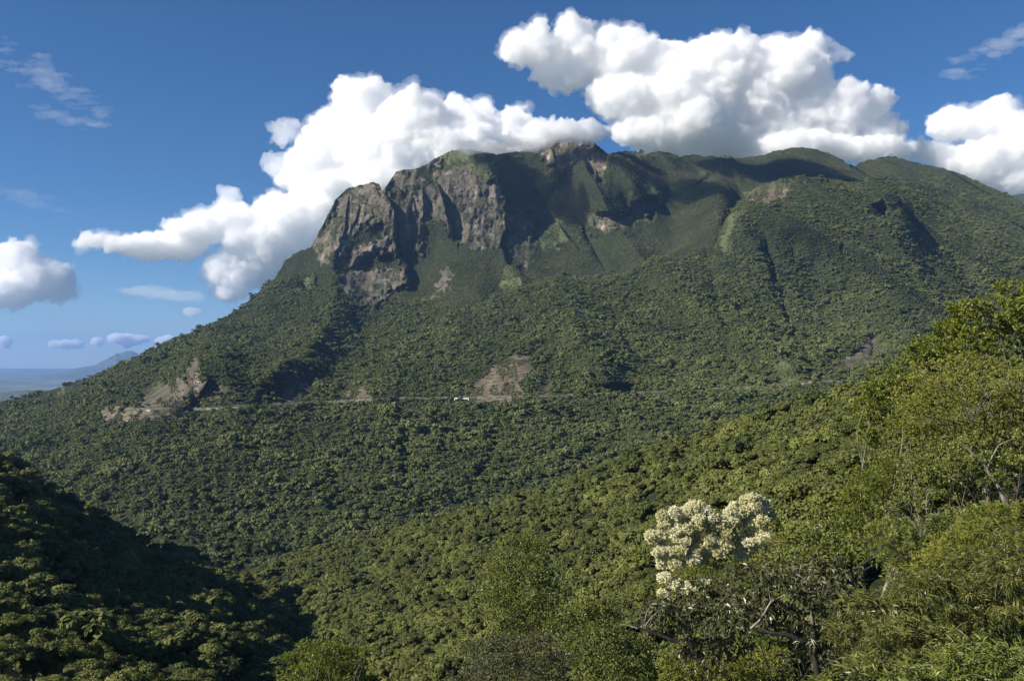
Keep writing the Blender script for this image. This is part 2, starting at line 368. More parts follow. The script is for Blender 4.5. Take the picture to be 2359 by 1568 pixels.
RAIL = [(300, 944), (350, 943), (480, 940), (560, 936), (620, 932), (700, 928), (780, 926), (900, 919), (1050, 917), (1080, 917), (1200, 915), (1300, 912), (1400, 908), (1500, 904), (1600, 899), (1700, 895), (1790, 889), (1870, 881), (1960, 877)]
A_TPS = TPS(A_PTS)
def cover_masks(u, v):
    wob_u = u + 11 * noise3(u / 16, v / 16, 0, 3) + 7 * noise3(u / 7, v / 7, 0, 4)
    wob_v = v + 9 * noise3(u / 16, v / 16, 5, 5) + 6 * noise3(u / 7, v / 7, 5, 6)
    res = []
    for L in (ROCK, FERN, GRASS):
        m = np.zeros(u.shape)
        for poly in L:
            P = np.array(poly); lo = P.min(0) - 30; hi = P.max(0) + 30
            s = (u > lo[0]) & (u < hi[0]) & (v > lo[1]) & (v < hi[1])
            if not s.any(): continue
            a, b = wob_u[s], wob_v[s]
            d = polydist(a, b, poly); ins = inpoly(a, b, poly)
            val = np.where(ins, 0.62 + d / 16, 0.62 - d / 16)
            m[s] = np.maximum(m[s], np.clip(val, 0, 1))
        res.append(m)
    kd = polydist(wob_u, wob_v, KNOLL); km = np.clip(np.where(inpoly(wob_u, wob_v, KNOLL), 0.5 + kd / 16, 0.5 - kd / 16), 0, 1)
    res[0] = np.maximum(res[0], km * 0.80)
    return res

def mountain_depth(u, v, rockm):
    Y = A_TPS(u, v)
    for poly, gap, fade in RIDGES:
        P = np.array(poly)
        vr = line_v(poly, u); s = vr - v                      # >0 above the ridge line
        win = sstep(P[:, 0].min() - 5, P[:, 0].min() + 70, u) * (1 - sstep(P[:, 0].max() - 70, P[:, 0].max() + 5, u))
        up = np.where(s > 0, sstep(0, 7, s) * np.exp(-np.maximum(s, 0) / fade), 0)
        near = np.where(s <= 0, np.exp(np.minimum(s, 0) / 50), np.exp(-np.maximum(s, 0) / 3))
        Y = Y + win * (gap * 0.8 * up - gap * 0.2 * near)
    for poly, jut, rec, wl, wr in WALLS:
        P = np.array(poly)
        s = u - line_u(poly, v) + 2.5 * noise3(u / 20, v / 12, 1, 11)
        a, b = P[:, 1].min(), P[:, 1].max(); e = min(25, (b - a) * 0.3)
        win = sstep(a - e * 0.4, a + e, v) * (1 - sstep(b - e * 0.6, b + e * 0.6, v))
        Y = Y + win * np.where(s < 0, -jut * np.exp(np.minimum(s, 0) / wl), rec * np.exp(-np.maximum(s, 0) / wr) * sstep(-0.5, 2.5, s) - jut * (1 - sstep(0, 3, s)))
    for poly, dep, wd in GULLIES:
        P = np.array(poly); a, b = P[:, 1].min(), P[:, 1].max()
        s = np.abs(u - line_u(poly, v) + 4 * noise3(u / 30, v / 20, 2, 12))
        win = sstep(a - 10, a + 40, v) * (1 - sstep(b - 30, b + 25, v))
        Y = Y + win * dep * 2.6 * (np.exp(-s / wd) - 0.35 * np.exp(-s / (wd * 3)))
    # spurs and hollows, stretched down the fall line
    X = (u - CU) / F * Y; Z = (825 - v) / F * Y
    rid = 0.9 - np.abs(fbm(X / 300 + Z / 900, Z / 800, 0, 3, 21)) * 2.6
    soft = fbm(X / 420, Z / 500, 3, 4, 31); mid = fbm(X / 95, Z / 150, 1, 4, 41)
    calm = 1.0 - 0.5 * sstep(900, 970, v) - 0.25 * sstep(900, 1000, v) * (1 - sstep(700, 950, u))
    calm = calm * np.where(np.abs(v - 925) < 40, 0.6, 1)
    east = sstep(1150, 1500, u); calm = calm * (0.42 + 0.30 * sstep(690, 760, v) * sstep(1100, 950, v) * sstep(560, 700, u) * (1 - east) + 0.42 * east * (1 - 0.55 * sstep(640, 540, v) * sstep(1750, 1600, u)))
    calm = calm * (1 - 0.7 * np.exp(-((v - np.interp(u, *np.array(RAIL).T)) / 28) ** 2))
    Y = Y - calm * (rid * 215 + soft * 105 + mid * 42) * (1 - 0.55 * rockm)
    # bare rock: flutes, blocks and ledges
    fl = fbm(X / 44 + 0.25 * noise3(X / 40, Z / 60, 0, 8), Z / 190, 2, 4, 51)
    led = fbm(X / 120, Z / 26 + X / 300, 4, 3, 61)
    sharp = np.abs(fbm(X / 85, Z / 330, 6, 4, 71))
    Y = Y + rockm * (fl * 8 + led * 6 - (0.3 - sharp) * 27 + 8 * fbm(X / 14, Z / 20, 0, 4, 81))
    return Y

def spaced(a, b, dense_lo, dense_hi, coarse, fine):
    out = [a]
    while out[-1] < b:
        out.append(out[-1] + (fine if dense_lo < out[-1] < dense_hi else coarse))
    return np.array(out)

def grid_faces(nr, nc):
    i = np.arange(nr - 1)[:, None] * nc + np.arange(nc - 1)[None, :]
    return np.stack([i, i + 1, i + nc + 1, i + nc], -1).reshape(-1, 4)

us = spaced(-260, 2620, 600, 1420, 3.2, 1.5)
vc = np.interp(us, *np.array(CREST).T)
vc = vc - 1.6 * noise3(us / 9, 0, 0, 5) - 1.0 * noise3(us / 4, 0, 0, 6)
ts = np.concatenate([np.linspace(0, 0.55, 170)[:-1], np.linspace(0.55, 1, 330)])
VB = 1420.0
T = ts[:, None]; Ug = np.broadcast_to(us[None, :], (len(ts), len(us)))
Vg = VB + (vc[None, :] - VB) * T
rockm, fernm, grassm = cover_masks(Ug, Vg)
Yg = mountain_depth(Ug, Vg, rockm)
Pg = world(Ug, Vg, Yg)
back = []
last = Pg[-1]
for k, (dy, dz) in enumerate([(6, -1), (25, -8), (80, -45), (200, -150), (450, -420), (900, -900)]):
    b = last.copy(); b[:, 1] += dy; b[:, 0] *= (last[:, 1] + dy) / last[:, 1]; b[:, 2] = np.maximum(last[:, 2] + dz, -495); back.append(b)
Pall = np.concatenate([Pg, np.array(back)], 0)
nr, nc = Pall.shape[:2]
cov = np.zeros((nr, nc, 4)); cov[:len(ts), :, 0] = rockm; cov[:len(ts), :, 1] = fernm; cov[:len(ts), :, 2] = grassm; cov[..., 3] = 1
me = mesh_np('mountain', Pall.reshape(-1, 3), grid_faces(nr, nc), [M_GROUND], True, {'cover': ('FLOAT_COLOR', cov.reshape(-1, 4))})
mountain = tag(link('mountain', me), 'massive forested mountain with bare brown granite cliffs under its cloudy summit', None, None, 'structure')

# near hillside on the right and in front; heights are those of the canopy, the ground lies below it
D_CREST = [(300, 1560), (420, 1420), (520, 1340), (640, 1285), (760, 1245), (900, 1212), (1100, 1162), (1200, 1135), (1300, 1100), (1380, 1070), (1450, 1040), (1550, 1010), (1650, 975), (1760, 945), (1900, 915), (2000, 888), (2100, 868), (2200, 850), (2358, 815), (2650, 740), (3300, 690), (4400, 640)]
D_PTS = [(300, 1500, 640), (520, 1340, 760), (640, 1290, 760), (900, 1212, 700), (1100, 1162, 620), (1300, 1100, 540), (1450, 1040, 480), (1650, 975, 420), (1900, 915, 330), (2000, 888, 290), (2200, 850, 180), (2358, 815, 110), (2650, 740, 70), (3300, 690, 60), (4400, 640, 60), (3300, 1100, 30), (4400, 1100, 30), (3300, 1800, 15), (4400, 1800, 14),
         (900, 1400, 440), (700, 1420, 520), (600, 1500, 470), (1100, 1300, 420), (1300, 1220, 400), (1500, 1150, 340), (1700, 1080, 270), (1850, 1080, 180), (2050, 1000, 120), (2250, 960, 70), (2450, 900, 55),
         (700, 1568, 330), (900, 1568, 290), (1100, 1500, 250), (1300, 1400, 230), (1500, 1300, 190), (1700, 1250, 130), (1900, 1200, 75), (2200, 1150, 48), (2500, 1100, 40),
         (500, 1700, 300), (900, 1750, 150), (1200, 1650, 110), (1400, 1500, 90), (1500, 1750, 40), (1800, 1500, 45), (1900, 1800, 25), (2200, 1500, 26), (2400, 1800, 18), (2600, 1500, 26), (1100, 1900, 70), (600, 1900, 150), (300, 1900, 200)]
# dark ridge on the left
E_CREST = [(-1500, 560), (-1100, 640), (-800, 740), (-500, 850), (-300, 930), (-120, 1000), (0, 1048), (60, 1085), (130, 1142), (200, 1165), (260, 1200), (340, 1240), (430, 1262), (520, 1300), (570, 1330), (620, 1370), (680, 1425), (740, 1480), (800, 1560), (850, 1640)]
E_PTS = [(-1500, 560, 520), (-800, 740, 500), (-300, 930, 480), (0, 1048, 470), (200, 1165, 540), (340, 1240, 590), (520, 1300, 600), (680, 1425, 500), (800, 1560, 380), (850, 1640, 330),
         (-300, 1100, 330), (0, 1160, 350), (200, 1260, 400), (400, 1350, 400), (600, 1450, 380), (-300, 1300, 210), (0, 1330, 220), (200, 1400, 240), (400, 1450, 260), (600, 1540, 270),
         (-300, 1600, 110), (0, 1568, 130), (250, 1568, 150), (450, 1568, 180), (650, 1640, 210), (-300, 1900, 90), (200, 1900, 100), (700, 1900, 150), (-900, 1200, 240), (-1500, 1300, 200)]

def near_sheet(name, crest, pts, u0, u1, vbot, drop, amp, label, seed, near=False):
    tps = TPS(pts, 1e-3)
    us = np.arange(u0, u1, 5.0); ts = np.linspace(0, 1, 170)
    vc = np.interp(us, *np.array(crest).T)
    U = np.broadcast_to(us[None, :], (len(ts), len(us))); V = vbot + (vc[None, :] - vbot) * ts[:, None]
    Y = tps(U, V)
    P = world(U, V, Y)
    X, Z = P[..., 0], P[..., 2]
    Y2 = Y * (1 + amp * fbm(X / 60, Z / 60, Y / 150, 4, seed))
    P = world(U, V, Y2)
    dr = np.minimum(drop, 0.12 * P[..., 1] + 2.0)
    canopy = P.copy()
    P[..., 2] -= dr
    last = P[-1]; back = []
    for dy, dz in [(8, -2), (30, -14), (80, -45), (160, -100)]:
        b = last.copy(); k = np.minimum(1, last[:, 1] / 300.0) + 0.25
        b[:, 1] += dy * k; b[:, 0] += dy * k * last[:, 0] / last[:, 1]; b[:, 2] += dz * k; back.append(b)
    f0 = P[0]; end = np.stack([(us - CU) / F * 26, np.full(len(us), -45.0), np.full(len(us), -11.0)], -1)
    front = [end * (1 - k) + f0 * k - np.array([0, 0, 6 * math.sin(k * math.pi)]) for k in (0, 0.2, 0.4, 0.6, 0.8, 0.93)] if near else []
    A = np.concatenate(([np.array(front)] if near else []) + [P, np.array(back)], 0); nr, nc = A.shape[:2]
    cov = np.zeros((nr * nc, 4)); cov[:, 3] = 1
    me = mesh_np(name, A.reshape(-1, 3), grid_faces(nr, nc), [M_GROUND], True, {'cover': ('FLOAT_COLOR', cov)})
    o = tag(link(name, me), label, None, None, 'structure')
    return o, P
hill, P_hill = near_sheet('hillside', D_CREST, D_PTS, 250, 4400, 1950, 7.5, 0.03, 'wooded hillside in the foreground dropping from right into the valley', 91, True)
ridge, P_ridge = near_sheet('shaded_ridge', E_CREST, E_PTS, -1450, 850, 1950, 8.5, 0.11, 'dark wooded ridge in shade at the left dropping into the valley', 95)

gy_, gx_ = np.meshgrid(np.linspace(-500, 640, 110), np.linspace(-1150, -430, 80), indexing='ij')  # added hill outside the frame, shaped to throw shade across the left ridge
rl = np.exp(-((gx_ + 760) / 150.0) ** 2) * sstep(-500, -250, gy_) * (1 - sstep(380, 640, gy_))
gz_ = -150 + rl * (385 + 45 * fbm(gx_ / 150, gy_ / 110, 0, 4, 99)) + 14 * fbm(gx_ / 60, gy_ / 60, 2, 3, 98)
P_left = np.stack([gx_, gy_, gz_], -1); cv_ = np.zeros((gx_.size, 4)); cv_[:, 3] = 1
tag(link('left_shade_hill', mesh_np('left_shade_hill', P_left.reshape(-1, 3), grid_faces(*gx_.shape), [M_GROUND], True, {'cover': ('FLOAT_COLOR', cv_)})), 'unseen wooded hill added left of the view to shade the left ridge', None, None, 'structure')

# ------------------------------------------------------------------ coastal plain and far hills
us2 = np.linspace(-1, 1, 120); ys = 1200 * (44000 / 1200.0) ** np.linspace(0, 1, 90)
gx = us2[None, :] * (ys[:, None] * 0.95 + 1500); gy = np.broadcast_to(ys[:, None], gx.shape)
gz = -500 + 14 * fbm(gx / 900, gy / 900, 0, 4, 15) * np.clip(ys[:, None] / 20000, 0.1, 1)
M_PLAIN = plain_mat('lowland', [(0.3, (0.03, 0.05, 0.03)), (0.5, (0.06, 0.085, 0.045)), (0.62, (0.16, 0.17, 0.11)), (0.7, (0.05, 0.07, 0.04))], 0.0011)
plain = tag(link('plain', mesh_np('plain', np.stack([gx, gy, gz], -1).reshape(-1, 3), grid_faces(*gx.shape), [M_PLAIN])), 'hazy blue coastal plain stretching to the horizon at far left', None, None, 'structure')
M_HILL = plain_mat('far hill woodland', [(0.35, (0.025, 0.04, 0.02)), (0.65, (0.06, 0.08, 0.035))], 0.002, bump=60)
def far_hill(name, crest, Y, depth, label, seed, zb=-505):
    us = np.arange(crest[0][0], crest[-1][0], 2.0); vc = np.interp(us, *np.array(crest).T) - 1.2 * fbm(us / 8, 0, 0, 3, seed)
    top = world(us, vc, Y); rows = []
    for t in np.linspace(-1, 1, 41):
        s = 1 - abs(t) ** 0.8
        r = top.copy(); dy = t * depth
        r[:, 1] += dy; r[:, 0] *= (Y + dy) / Y
        r[:, 2] = zb + (top[:, 2] - zb) * s * (1 + (0.35 * fbm(r[:, 0] / (depth * 0.25), r[:, 1] / (depth * 0.25), 0, 4, seed + 3) if abs(t) > 0.01 else 0) * (1 - s))
        rows.append(r)
    A = np.array(rows)
    return tag(link(name, mesh_np(name, A.reshape(-1, 3), grid_faces(*A.shape[:2]), [M_HILL])), label, None, None, 'structure')
far_hill('far_mountains', [(90, 866), (150, 856), (175, 848), (215, 842), (250, 825), (262, 818), (268, 812), (275, 813), (290, 808), (305, 809), (320, 815), (345, 812), (380, 826), (480, 850), (560, 862)], 25000, 3800, 'blue peaked mountains far away beyond the left flank', 5)
far_hill('low_hills', [(-200, 912), (0, 905), (60, 897), (150, 908), (220, 915), (300, 930)], 9000, 1500, 'low dark blue hills on the plain at far left', 6)
far_hill('right_far_ridge', [(2200, 520), (2300, 458), (2330, 450), (2358, 446), (2440, 444), (2600, 470)], 5600, 700, 'small blue ridge behind the mountain at the right edge', 7)
far_hill('far_peak', [(1600, 420), (1655, 362), (1666, 357), (1680, 358), (1692, 363), (1760, 420)], 4600, 400, 'tiny blue peak showing behind the summit ridge', 8)

# ------------------------------------------------------------------ haze
def haze():
    x, y0, y1, zb, zt = 46000, -400, 44600, -560, 1010
    v = np.array([(-x, y0, zb), (x, y0, zb), (x, y1, zb), (-x, y1, zb), (-x, y0, zt), (x, y0, zt), (x, y1, zt), (-x, y1, zt)], float)
    f = np.array([(0, 3, 2, 1), (4, 5, 6, 7), (0, 1, 5, 4), (1, 2, 6, 5), (2, 3, 7, 6), (3, 0, 4, 7)])
    o = link('haze', mesh_np('haze', v, f, [vol_mat('air', 2.9e-5, (0.27, 0.48, 0.92), 0.1)], False))
    tag(o, 'thin blue haze in the air over the valley', None, None, 'stuff')
haze()

# ------------------------------------------------------------------ clouds
def ico(sub):
    import bmesh
    bm = bmesh.new(); bmesh.ops.create_icosphere(bm, subdivisions=sub, radius=1)
    v = np.array([x.co[:] for x in bm.verts]); f = np.array([[q.index for q in p.verts] for p in bm.faces]); bm.free()
    return v, f
ICO2 = ico(2); ICO3 = ico(3)

def refuse(co, fc, size):
    """fuse a rough surface into one clean closed skin"""
    me = mesh_np('tmp', co, fc); tmp = bpy.data.objects.new('tmp', me); COL.objects.link(tmp)
    md = tmp.modifiers.new('r', 'REMESH'); md.mode = 'VOXEL'; md.voxel_size = size
    dg = bpy.context.evaluated_depsgraph_get(); ev = tmp.evaluated_get(dg).to_mesh()
    n = len(ev.vertices); c2 = np.empty(n * 3, np.float32); ev.vertices.foreach_get('co', c2); c2 = c2.reshape(-1, 3).astype(float)
    no = np.empty(n * 3, np.float32); ev.vertices.foreach_get('normal', no); no = no.reshape(-1, 3).astype(float)
    li = np.empty(len(ev.loops), np.int32); ev.loops.foreach_get('vertex_index', li); f2 = li.reshape(-1, 4).copy()
    tmp.evaluated_get(dg).to_mesh_clear(); bpy.data.objects.remove(tmp); bpy.data.meshes.remove(me)
    # drop closed pockets and crumbs: keep the big shells only
    lab = np.arange(n)
    for _ in range(400):
        m = lab[f2].min(1); new = lab.copy()
        for k in range(4): np.minimum.at(new, f2[:, k], m)
        new = new[new]
        if (new == lab).all(): break
        lab = new
    ids, cnt = np.unique(lab, return_counts=True); big = ids[cnt > 60]
    keep = np.isin(lab, big); idx = np.cumsum(keep) - 1
    return c2[keep], idx[f2[keep[f2[:, 0]]]], no[keep]

def cloud(name, blobs, dist, density, label, group=None, child=9, voxel=None, amp=1.0, seed=1, thick=0.8, kind=None, flat=None, color=(1, 1, 1), cat='cloud', gen=2, clampz=None, veil=0.0):
    """blobs: (u, v, ru, rv) ellipses in the frame; puffs grow on them, then all are fused and roughened"""
    r = np.random.default_rng(seed); S = dist / F
    V, Fc, n0 = [], [], 0; lst = []
    for (u, v, ru, rv) in blobs:
        c = world(u, v, dist * (1 + r.normal() * 0.01)); lst.append((c, np.array([ru * S, max(ru, rv) * S * thick, rv * S]) * (0.93 if veil else 1), 0))
    q = list(lst)
    for g in range(gen):
        nxt = []
        for c, rad, _ in q:
            for k in range(child if g == 0 else child // 2):
                d = r.normal(size=3); d[2] = d[2] * 0.8 + 0.25; d[1] -= 0.25; d /= np.linalg.norm(d)
                s = r.uniform(0.28, 0.5)
                m = min(rad); nr_ = np.array([0.5 * m + 0.5 * rad[0], m, 0.5 * m + 0.5 * rad[2]]) * s
                nxt.append((c + d * rad * r.uniform(0.75, 0.98), nr_, g + 1))
        lst += nxt; q = nxt
    for c, rad, g in lst:
        a, b = ICO3 if g == 0 else ICO2
        V.append(a * rad + c); Fc.append(b + n0); n0 += len(a)
    V = np.concatenate(V); Fc = np.concatenate(Fc)
    origin = V.mean(0); V = V - origin
    if clampz is not None: V[:, 2] = np.maximum(V[:, 2], clampz - origin[2])
    me = mesh_np(name + '_tmp', V, Fc); tmp = bpy.data.objects.new('tmp', me); COL.objects.link(tmp)
    md = tmp.modifiers.new('r', 'REMESH'); md.mode = 'VOXEL'; md.voxel_size = (voxel or 5.0) * S
    dg = bpy.context.evaluated_depsgraph_get(); ev = tmp.evaluated_get(dg).to_mesh()
    n = len(ev.vertices); co = np.empty(n * 3, np.float32); ev.vertices.foreach_get('co', co); co = co.reshape(-1, 3).astype(float)
    no = np.empty(n * 3, np.float32); ev.vertices.foreach_get('normal', no); no = no.reshape(-1, 3)
    li = np.empty(len(ev.loops), np.int32); ev.loops.foreach_get('vertex_index', li)
    fc = li.reshape(-1, 4)
    tmp.evaluated_get(dg).to_mesh_clear(); bpy.data.objects.remove(tmp); bpy.data.meshes.remove(me)
    a = co / S
    bil = lambda w, s: np.abs(noise3(a[:, 0] / w, a[:, 1] / w, a[:, 2] / w, s)) * 2 - 0.5
    d = 30 * fbm(a[:, 0] / 60, a[:, 1] / 60, a[:, 2] / 45, 3, 1) + 8 * bil(22, 2) + 8 * bil(11, 3) + 6 * bil(6, 4)
    co = co + no * (d * S * amp)[:, None]
    co, fc, no = refuse(co, fc, (voxel or 5.0) * S * 0.9); a = co / S
    o = link(name, mesh_np(name, co, fc, [vol_mat(name, density, color)], True))
    o.location = origin
    if veil:
        f_ = fbm(a[:, 0] / 30, a[:, 1] / 30, a[:, 2] / 22, 4, 6)
        for q_ in (0.45, 1.0):
            cv = co + no * ((1.5 + 30 * np.maximum(f_ - 0.08, 0) + 7 * noise3(a[:, 0] / 6, a[:, 1] / 6, a[:, 2] / 6, 7) + 4 * noise3(a[:, 0] / 3, a[:, 1] / 3, a[:, 2] / 3, 8)) * S * q_)[:, None]
            cv, fv, _ = refuse(cv, fc, (voxel or 5.0) * S)
            link('veil', mesh_np('veil', cv, fv, [vol_mat('cloud veil', veil, color)], True), o)
    tag(o, label, None if kind else cat, group, kind)
    return o

CL = 'cumulus clouds above the mountain'
C1 = [(840, 270, 85, 95), (955, 275, 80, 62), (780, 340, 90, 70), (900, 370, 130, 110), (1080, 300, 85, 62), (1180, 308, 75, 60), (1262, 322, 50, 34), (1040, 350, 150, 80), (1340, 318, 30, 18),
      (720, 400, 70, 60), (760, 470, 90, 80), (640, 480, 60, 40), (560, 510, 80, 35), (450, 530, 75, 30), (340, 565, 90, 20), (230, 560, 60, 9), (620, 560, 110, 60), (540, 620, 70, 50), (530, 670, 40, 18), (700, 560, 80, 60), (1180, 360, 130, 40), (600, 600, 84, 58), (490, 510, 60, 30), (670, 510, 80, 66), (720, 360, 50, 50), (400, 560, 70, 30)]
cloud('cumulus_cloud', C1, 15500, 0.0075, 'towering white cumulus cloud rising behind the cliffs and trailing down to the left', CL, 7, 2.6, 0.66, 3, veil=0.0012)
C2 = [(1325, 98, 58, 62), (1235, 115, 72, 34), (1420, 130, 90, 60), (1290, 165, 66, 44), (1500, 170, 120, 80), (1660, 160, 130, 75), (1800, 170, 110, 80), (1440, 225, 90, 52), (1600, 260, 160, 90), (1780, 270, 150, 90), (1930, 270, 110, 60), (2030, 300, 60, 35), (1500, 305, 80, 42), (1620, 330, 160, 50), (1830, 350, 160, 40), (2020, 350, 80, 30), (1850, 110, 45, 30)]
cloud('cumulus_cloud', C2, 16500, 0.0068, 'largest white cumulus cloud spread above the right half of the summit ridge', CL, 7, 2.6, 0.70, 5, veil=0.0012)
C3 = [(2150, 350, 50, 30), (2205, 290, 70, 38), (2300, 290, 70, 50), (2400, 320, 90, 70), (2270, 370, 90, 50), (2360, 400, 80, 60), (2190, 370, 40, 25), (2480, 380, 90, 70)]
cloud('cumulus_cloud', C3, 16500, 0.0062, 'white cloud cut off by the right edge above the far slope', CL, 7, 3.2, 0.66, 7, veil=0.0011)
C4 = [(30, 590, 50, 32), (90, 640, 75, 45), (20, 670, 80, 35), (130, 670, 45, 32), (-60, 630, 80, 60)]
cloud('cumulus_cloud', C4, 17500, 0.0065, 'white cloud at the left edge over the plain', CL, 7, 3.2, 0.6, 9, veil=0.0011)
small = [([(268, 780, 20, 9), (295, 785, 26, 11), (325, 782, 18, 7)], 'small puffy cloud low over the blue peaks'), ([(385, 785, 24, 6)], 'small flat cloud touching the skyline of the left flank'),
         ([(152, 793, 32, 3.2)], 'thin bright streak of cloud just above the left horizon'), ([(12, 787, 11, 6)], 'tiny puff of cloud low at the left edge'), ([(225, 787, 9, 3.5)], 'faint tiny puff between the horizon streak and the small puffy cloud')]
for i, (b, lab) in enumerate(small):
    cloud('small_cloud', b, 52000, 0.006, lab, 'small clouds low over the horizon', 7, 1.0, 0.30, 20 + i)
cloud('cloud_fragment', [(655, 305, 26, 16), (640, 318, 16, 8), (680, 292, 12, 8)], 15500, 0.0016, 'torn wisp of cloud beside the upper left of the towering cloud', 'torn cloud fragments', 6, 2.2, 0.9, 31)
cloud('cloud_fragment', [(630, 380, 17, 11), (648, 388, 10, 6)], 15500, 0.0024, 'small torn puff left of the towering cloud', 'torn cloud fragments', 6, 2.2, 0.85, 32)
cloud('cloud_fragment', [(526, 455, 10, 16), (535, 465, 8, 8)], 15500, 0.0028, 'narrow upright scrap of cloud left of the towering cloud', 'torn cloud fragments', 6, 2.2, 0.85, 33)
cloud('cloud_fragment', [(340, 672, 60, 8), (410, 683, 55, 10), (300, 668, 30, 5)], 17500, 0.0007, 'long thin wisp of cloud left of the mountain flank', 'torn cloud fragments', 6, 2.2, 0.35, 34)
cloud('cloud_fragment', [(441, 718, 17, 6)], 21000, 0.003, 'tiny wisp below the long thin one beside the flank', 'torn cloud fragments', 5, 2.2, 0.2, 35)
cloud('cloud_fragment', [(1940, 132, 26, 12), (1905, 120, 20, 10)], 16500, 0.002, 'faint scrap of cloud right of the largest cloud top', 'torn cloud fragments', 5, 2.4, 0.5, 36)
# high thin streaks
def cirrus(blobs, density, label, seed, slope):
    r = np.random.default_rng(seed); b = []
    for (u, v, L, W, n) in blobs:
        for k in range(n):
            t = r.uniform(-1, 1); s = r.normal() * W
            b.append((u + t * L, v + t * L * slope + s, r.uniform(10, 34), r.uniform(1.5, 6.0)))
    return cloud('cirrus_streak', b, 30000, density, label, 'high thin streaks of cloud', 3, 1.9, 0.28, seed, thick=0.35, gen=1)
cirrus([(50, 145, 90, 22, 42), (140, 205, 80, 18, 40), (190, 238, 50, 10, 22)], 0.00026, 'thin feathery streak high at the upper left', 41, 0.55)
cirrus([(170, 280, 100, 8, 18)], 0.00026, 'faint lower feathery streak under the upper left one', 42, 0.28)
cirrus([(60, 455, 100, 6, 30)], 0.00012, 'barely visible streak at mid height on the left edge', 43, 0.4)
cirrus([(2270, 125, 90, 14, 44), (2330, 90, 50, 12, 26)], 0.00032, 'thin feathery streak high at the right edge', 44, -0.55)
# clouds out of view towards the sun, whose shadows lie on the upper slopes
def shade_cloud(u, v, Y, s, rx, ry, label, seed, lumps=None):
    P = world(u, v, Y) + np.array(SUN) * s
    r = np.random.default_rng(seed); V = []
    a, f = ICO3; Vs = []; Fs = []; n0 = 0
    right = Vector((0, 0, 1)).cross(SUN).normalized(); upv = SUN.cross(right)
    for k in range(14):
        c = P + np.array(right) * r.uniform(-1, 1) * rx * 0.8 + np.array(upv) * r.uniform(-1, 1) * ry * 0.7
        Vs.append(a * np.array([0.42 * rx, 0.42 * rx, min(rx, ry) * 0.5]) * r.uniform(0.7, 1.1) + c - P); Fs.append(f + n0); n0 += len(a)
    me = mesh_np('t', np.concatenate(Vs), np.concatenate(Fs)); t = bpy.data.objects.new('t', me); COL.objects.link(t)
    md = t.modifiers.new('r', 'REMESH'); md.mode = 'VOXEL'; md.voxel_size = rx / 14
    dg = bpy.context.evaluated_depsgraph_get(); nm = bpy.data.meshes.new_from_object(t.evaluated_get(dg)); bpy.data.objects.remove(t)
    nm.materials.clear(); nm.materials.append(vol_mat('shade cloud', 0.02))
    o = link('passing_cloud', nm); o.location = P
    tag(o, label, 'cloud', 'clouds overhead outside the view')
shade_cloud(1275, 430, 3000, 2150, 105, 85, 'white cloud overhead, shading the slope right of the cliffs', 3)
shade_cloud(1790, 388, 3100, 2500, 330, 90, 'white cloud overhead, shading the ridge behind the round shoulder', 4)
shade_cloud(1610, 455, 2980, 2350, 170, 60, 'white cloud overhead, shading the hollow below the summit ridge', 5)
# cloud cap on the summit
M_MIST = dict(kind='stuff')
cloud('summit_mist', [(1290, 312, 75, 16), (1200, 330, 80, 15), (1350, 304, 45, 12), (1130, 340, 60, 9), (1250, 300, 60, 18), (1310, 296, 50, 16)], 3030, 0.03, 'wisps of mist brushing the cloudy summit', None, 6, 2.5, 0.6, 51, kind='stuff', thick=0.5)
cloud('summit_mist', [(1065, 340, 40, 8), (1110, 342, 40, 10)], 3000, 0.02, 'wisps of mist on the rounded top above the cliffs', None, 6, 2.2, 0.4, 52, kind='stuff', thick=0.5)
#--TREES--
# ------------------------------------------------------------------ leaf and crown makers
def unit(v):
    return v / (np.linalg.norm(v, axis=-1, keepdims=True) + 1e-9)

def crown_mesh(name, seed, mat, R0=1.0, H=0.72, lobes=26, clumps=4500, size=0.085, flat=0.75, spread=1.0, ragged=0.5, lr=(0.2, 0.36)):
    """unit crown (radius about 1, centre at the origin): leafy lobes over a dome"""
    r = np.random.default_rng(seed)
    C = []; Rd = []
    while len(C) < lobes:
        d = unit(r.normal(size=3)); d[2] = abs(d[2]) * 1.1 - 0.28
        rr = r.uniform(0.45, 0.86)
        c = d * np.array([R0 * spread, R0 * spread, H]) * rr
        c[:2] *= 1 + 0.25 * math.sin(3 * math.atan2(d[1], d[0]) + seed)
        C.append(c); Rd.append(r.uniform(*lr) * R0)
    C = np.array(C); Rd = np.array(Rd)
    lv = r.uniform(0.15, 0.85, lobes)
    pick = r.choice(lobes, clumps, p=Rd ** 2 / (Rd ** 2).sum())
    d = unit(r.normal(size=(clumps, 3))); d[:, 2] = np.where(d[:, 2] < -0.35, -d[:, 2], d[:, 2])
    rad = Rd[pick] * (1 - 0.35 * r.random(clumps) ** 2 + 0.12 * r.normal(size=clumps) * ragged)
    p = C[pick] + d * rad[:, None] * np.array([1.15, 1.15, flat])
    nrm = unit(d + 0.75 * r.normal(size=(clumps, 3)) * ragged + np.array([0, 0, 0.35]))
    t = unit(np.cross(nrm, r.normal(size=(clumps, 3)))); b = np.cross(nrm, t)
    s = size * r.uniform(0.55, 1.25, clumps)
    a = s[:, None] * t; bb = (s * r.uniform(0.55, 1.0, clumps))[:, None] * b; k = (s * r.uniform(-0.35, 0.35, clumps))[:, None] * nrm
    V = np.stack([p - a, p - bb + k, p + a * r.uniform(0.7, 1.2, clumps)[:, None], p + bb + k], 1).reshape(-1, 3)
    Fc = np.arange(clumps * 4).reshape(-1, 4)
    var = np.clip(0.55 * lv[pick] + 0.45 * r.random(clumps), 0, 1)
    return mesh_np(name, V, Fc, [mat], False, {'var': ('FLOAT', np.repeat(var, 4))})

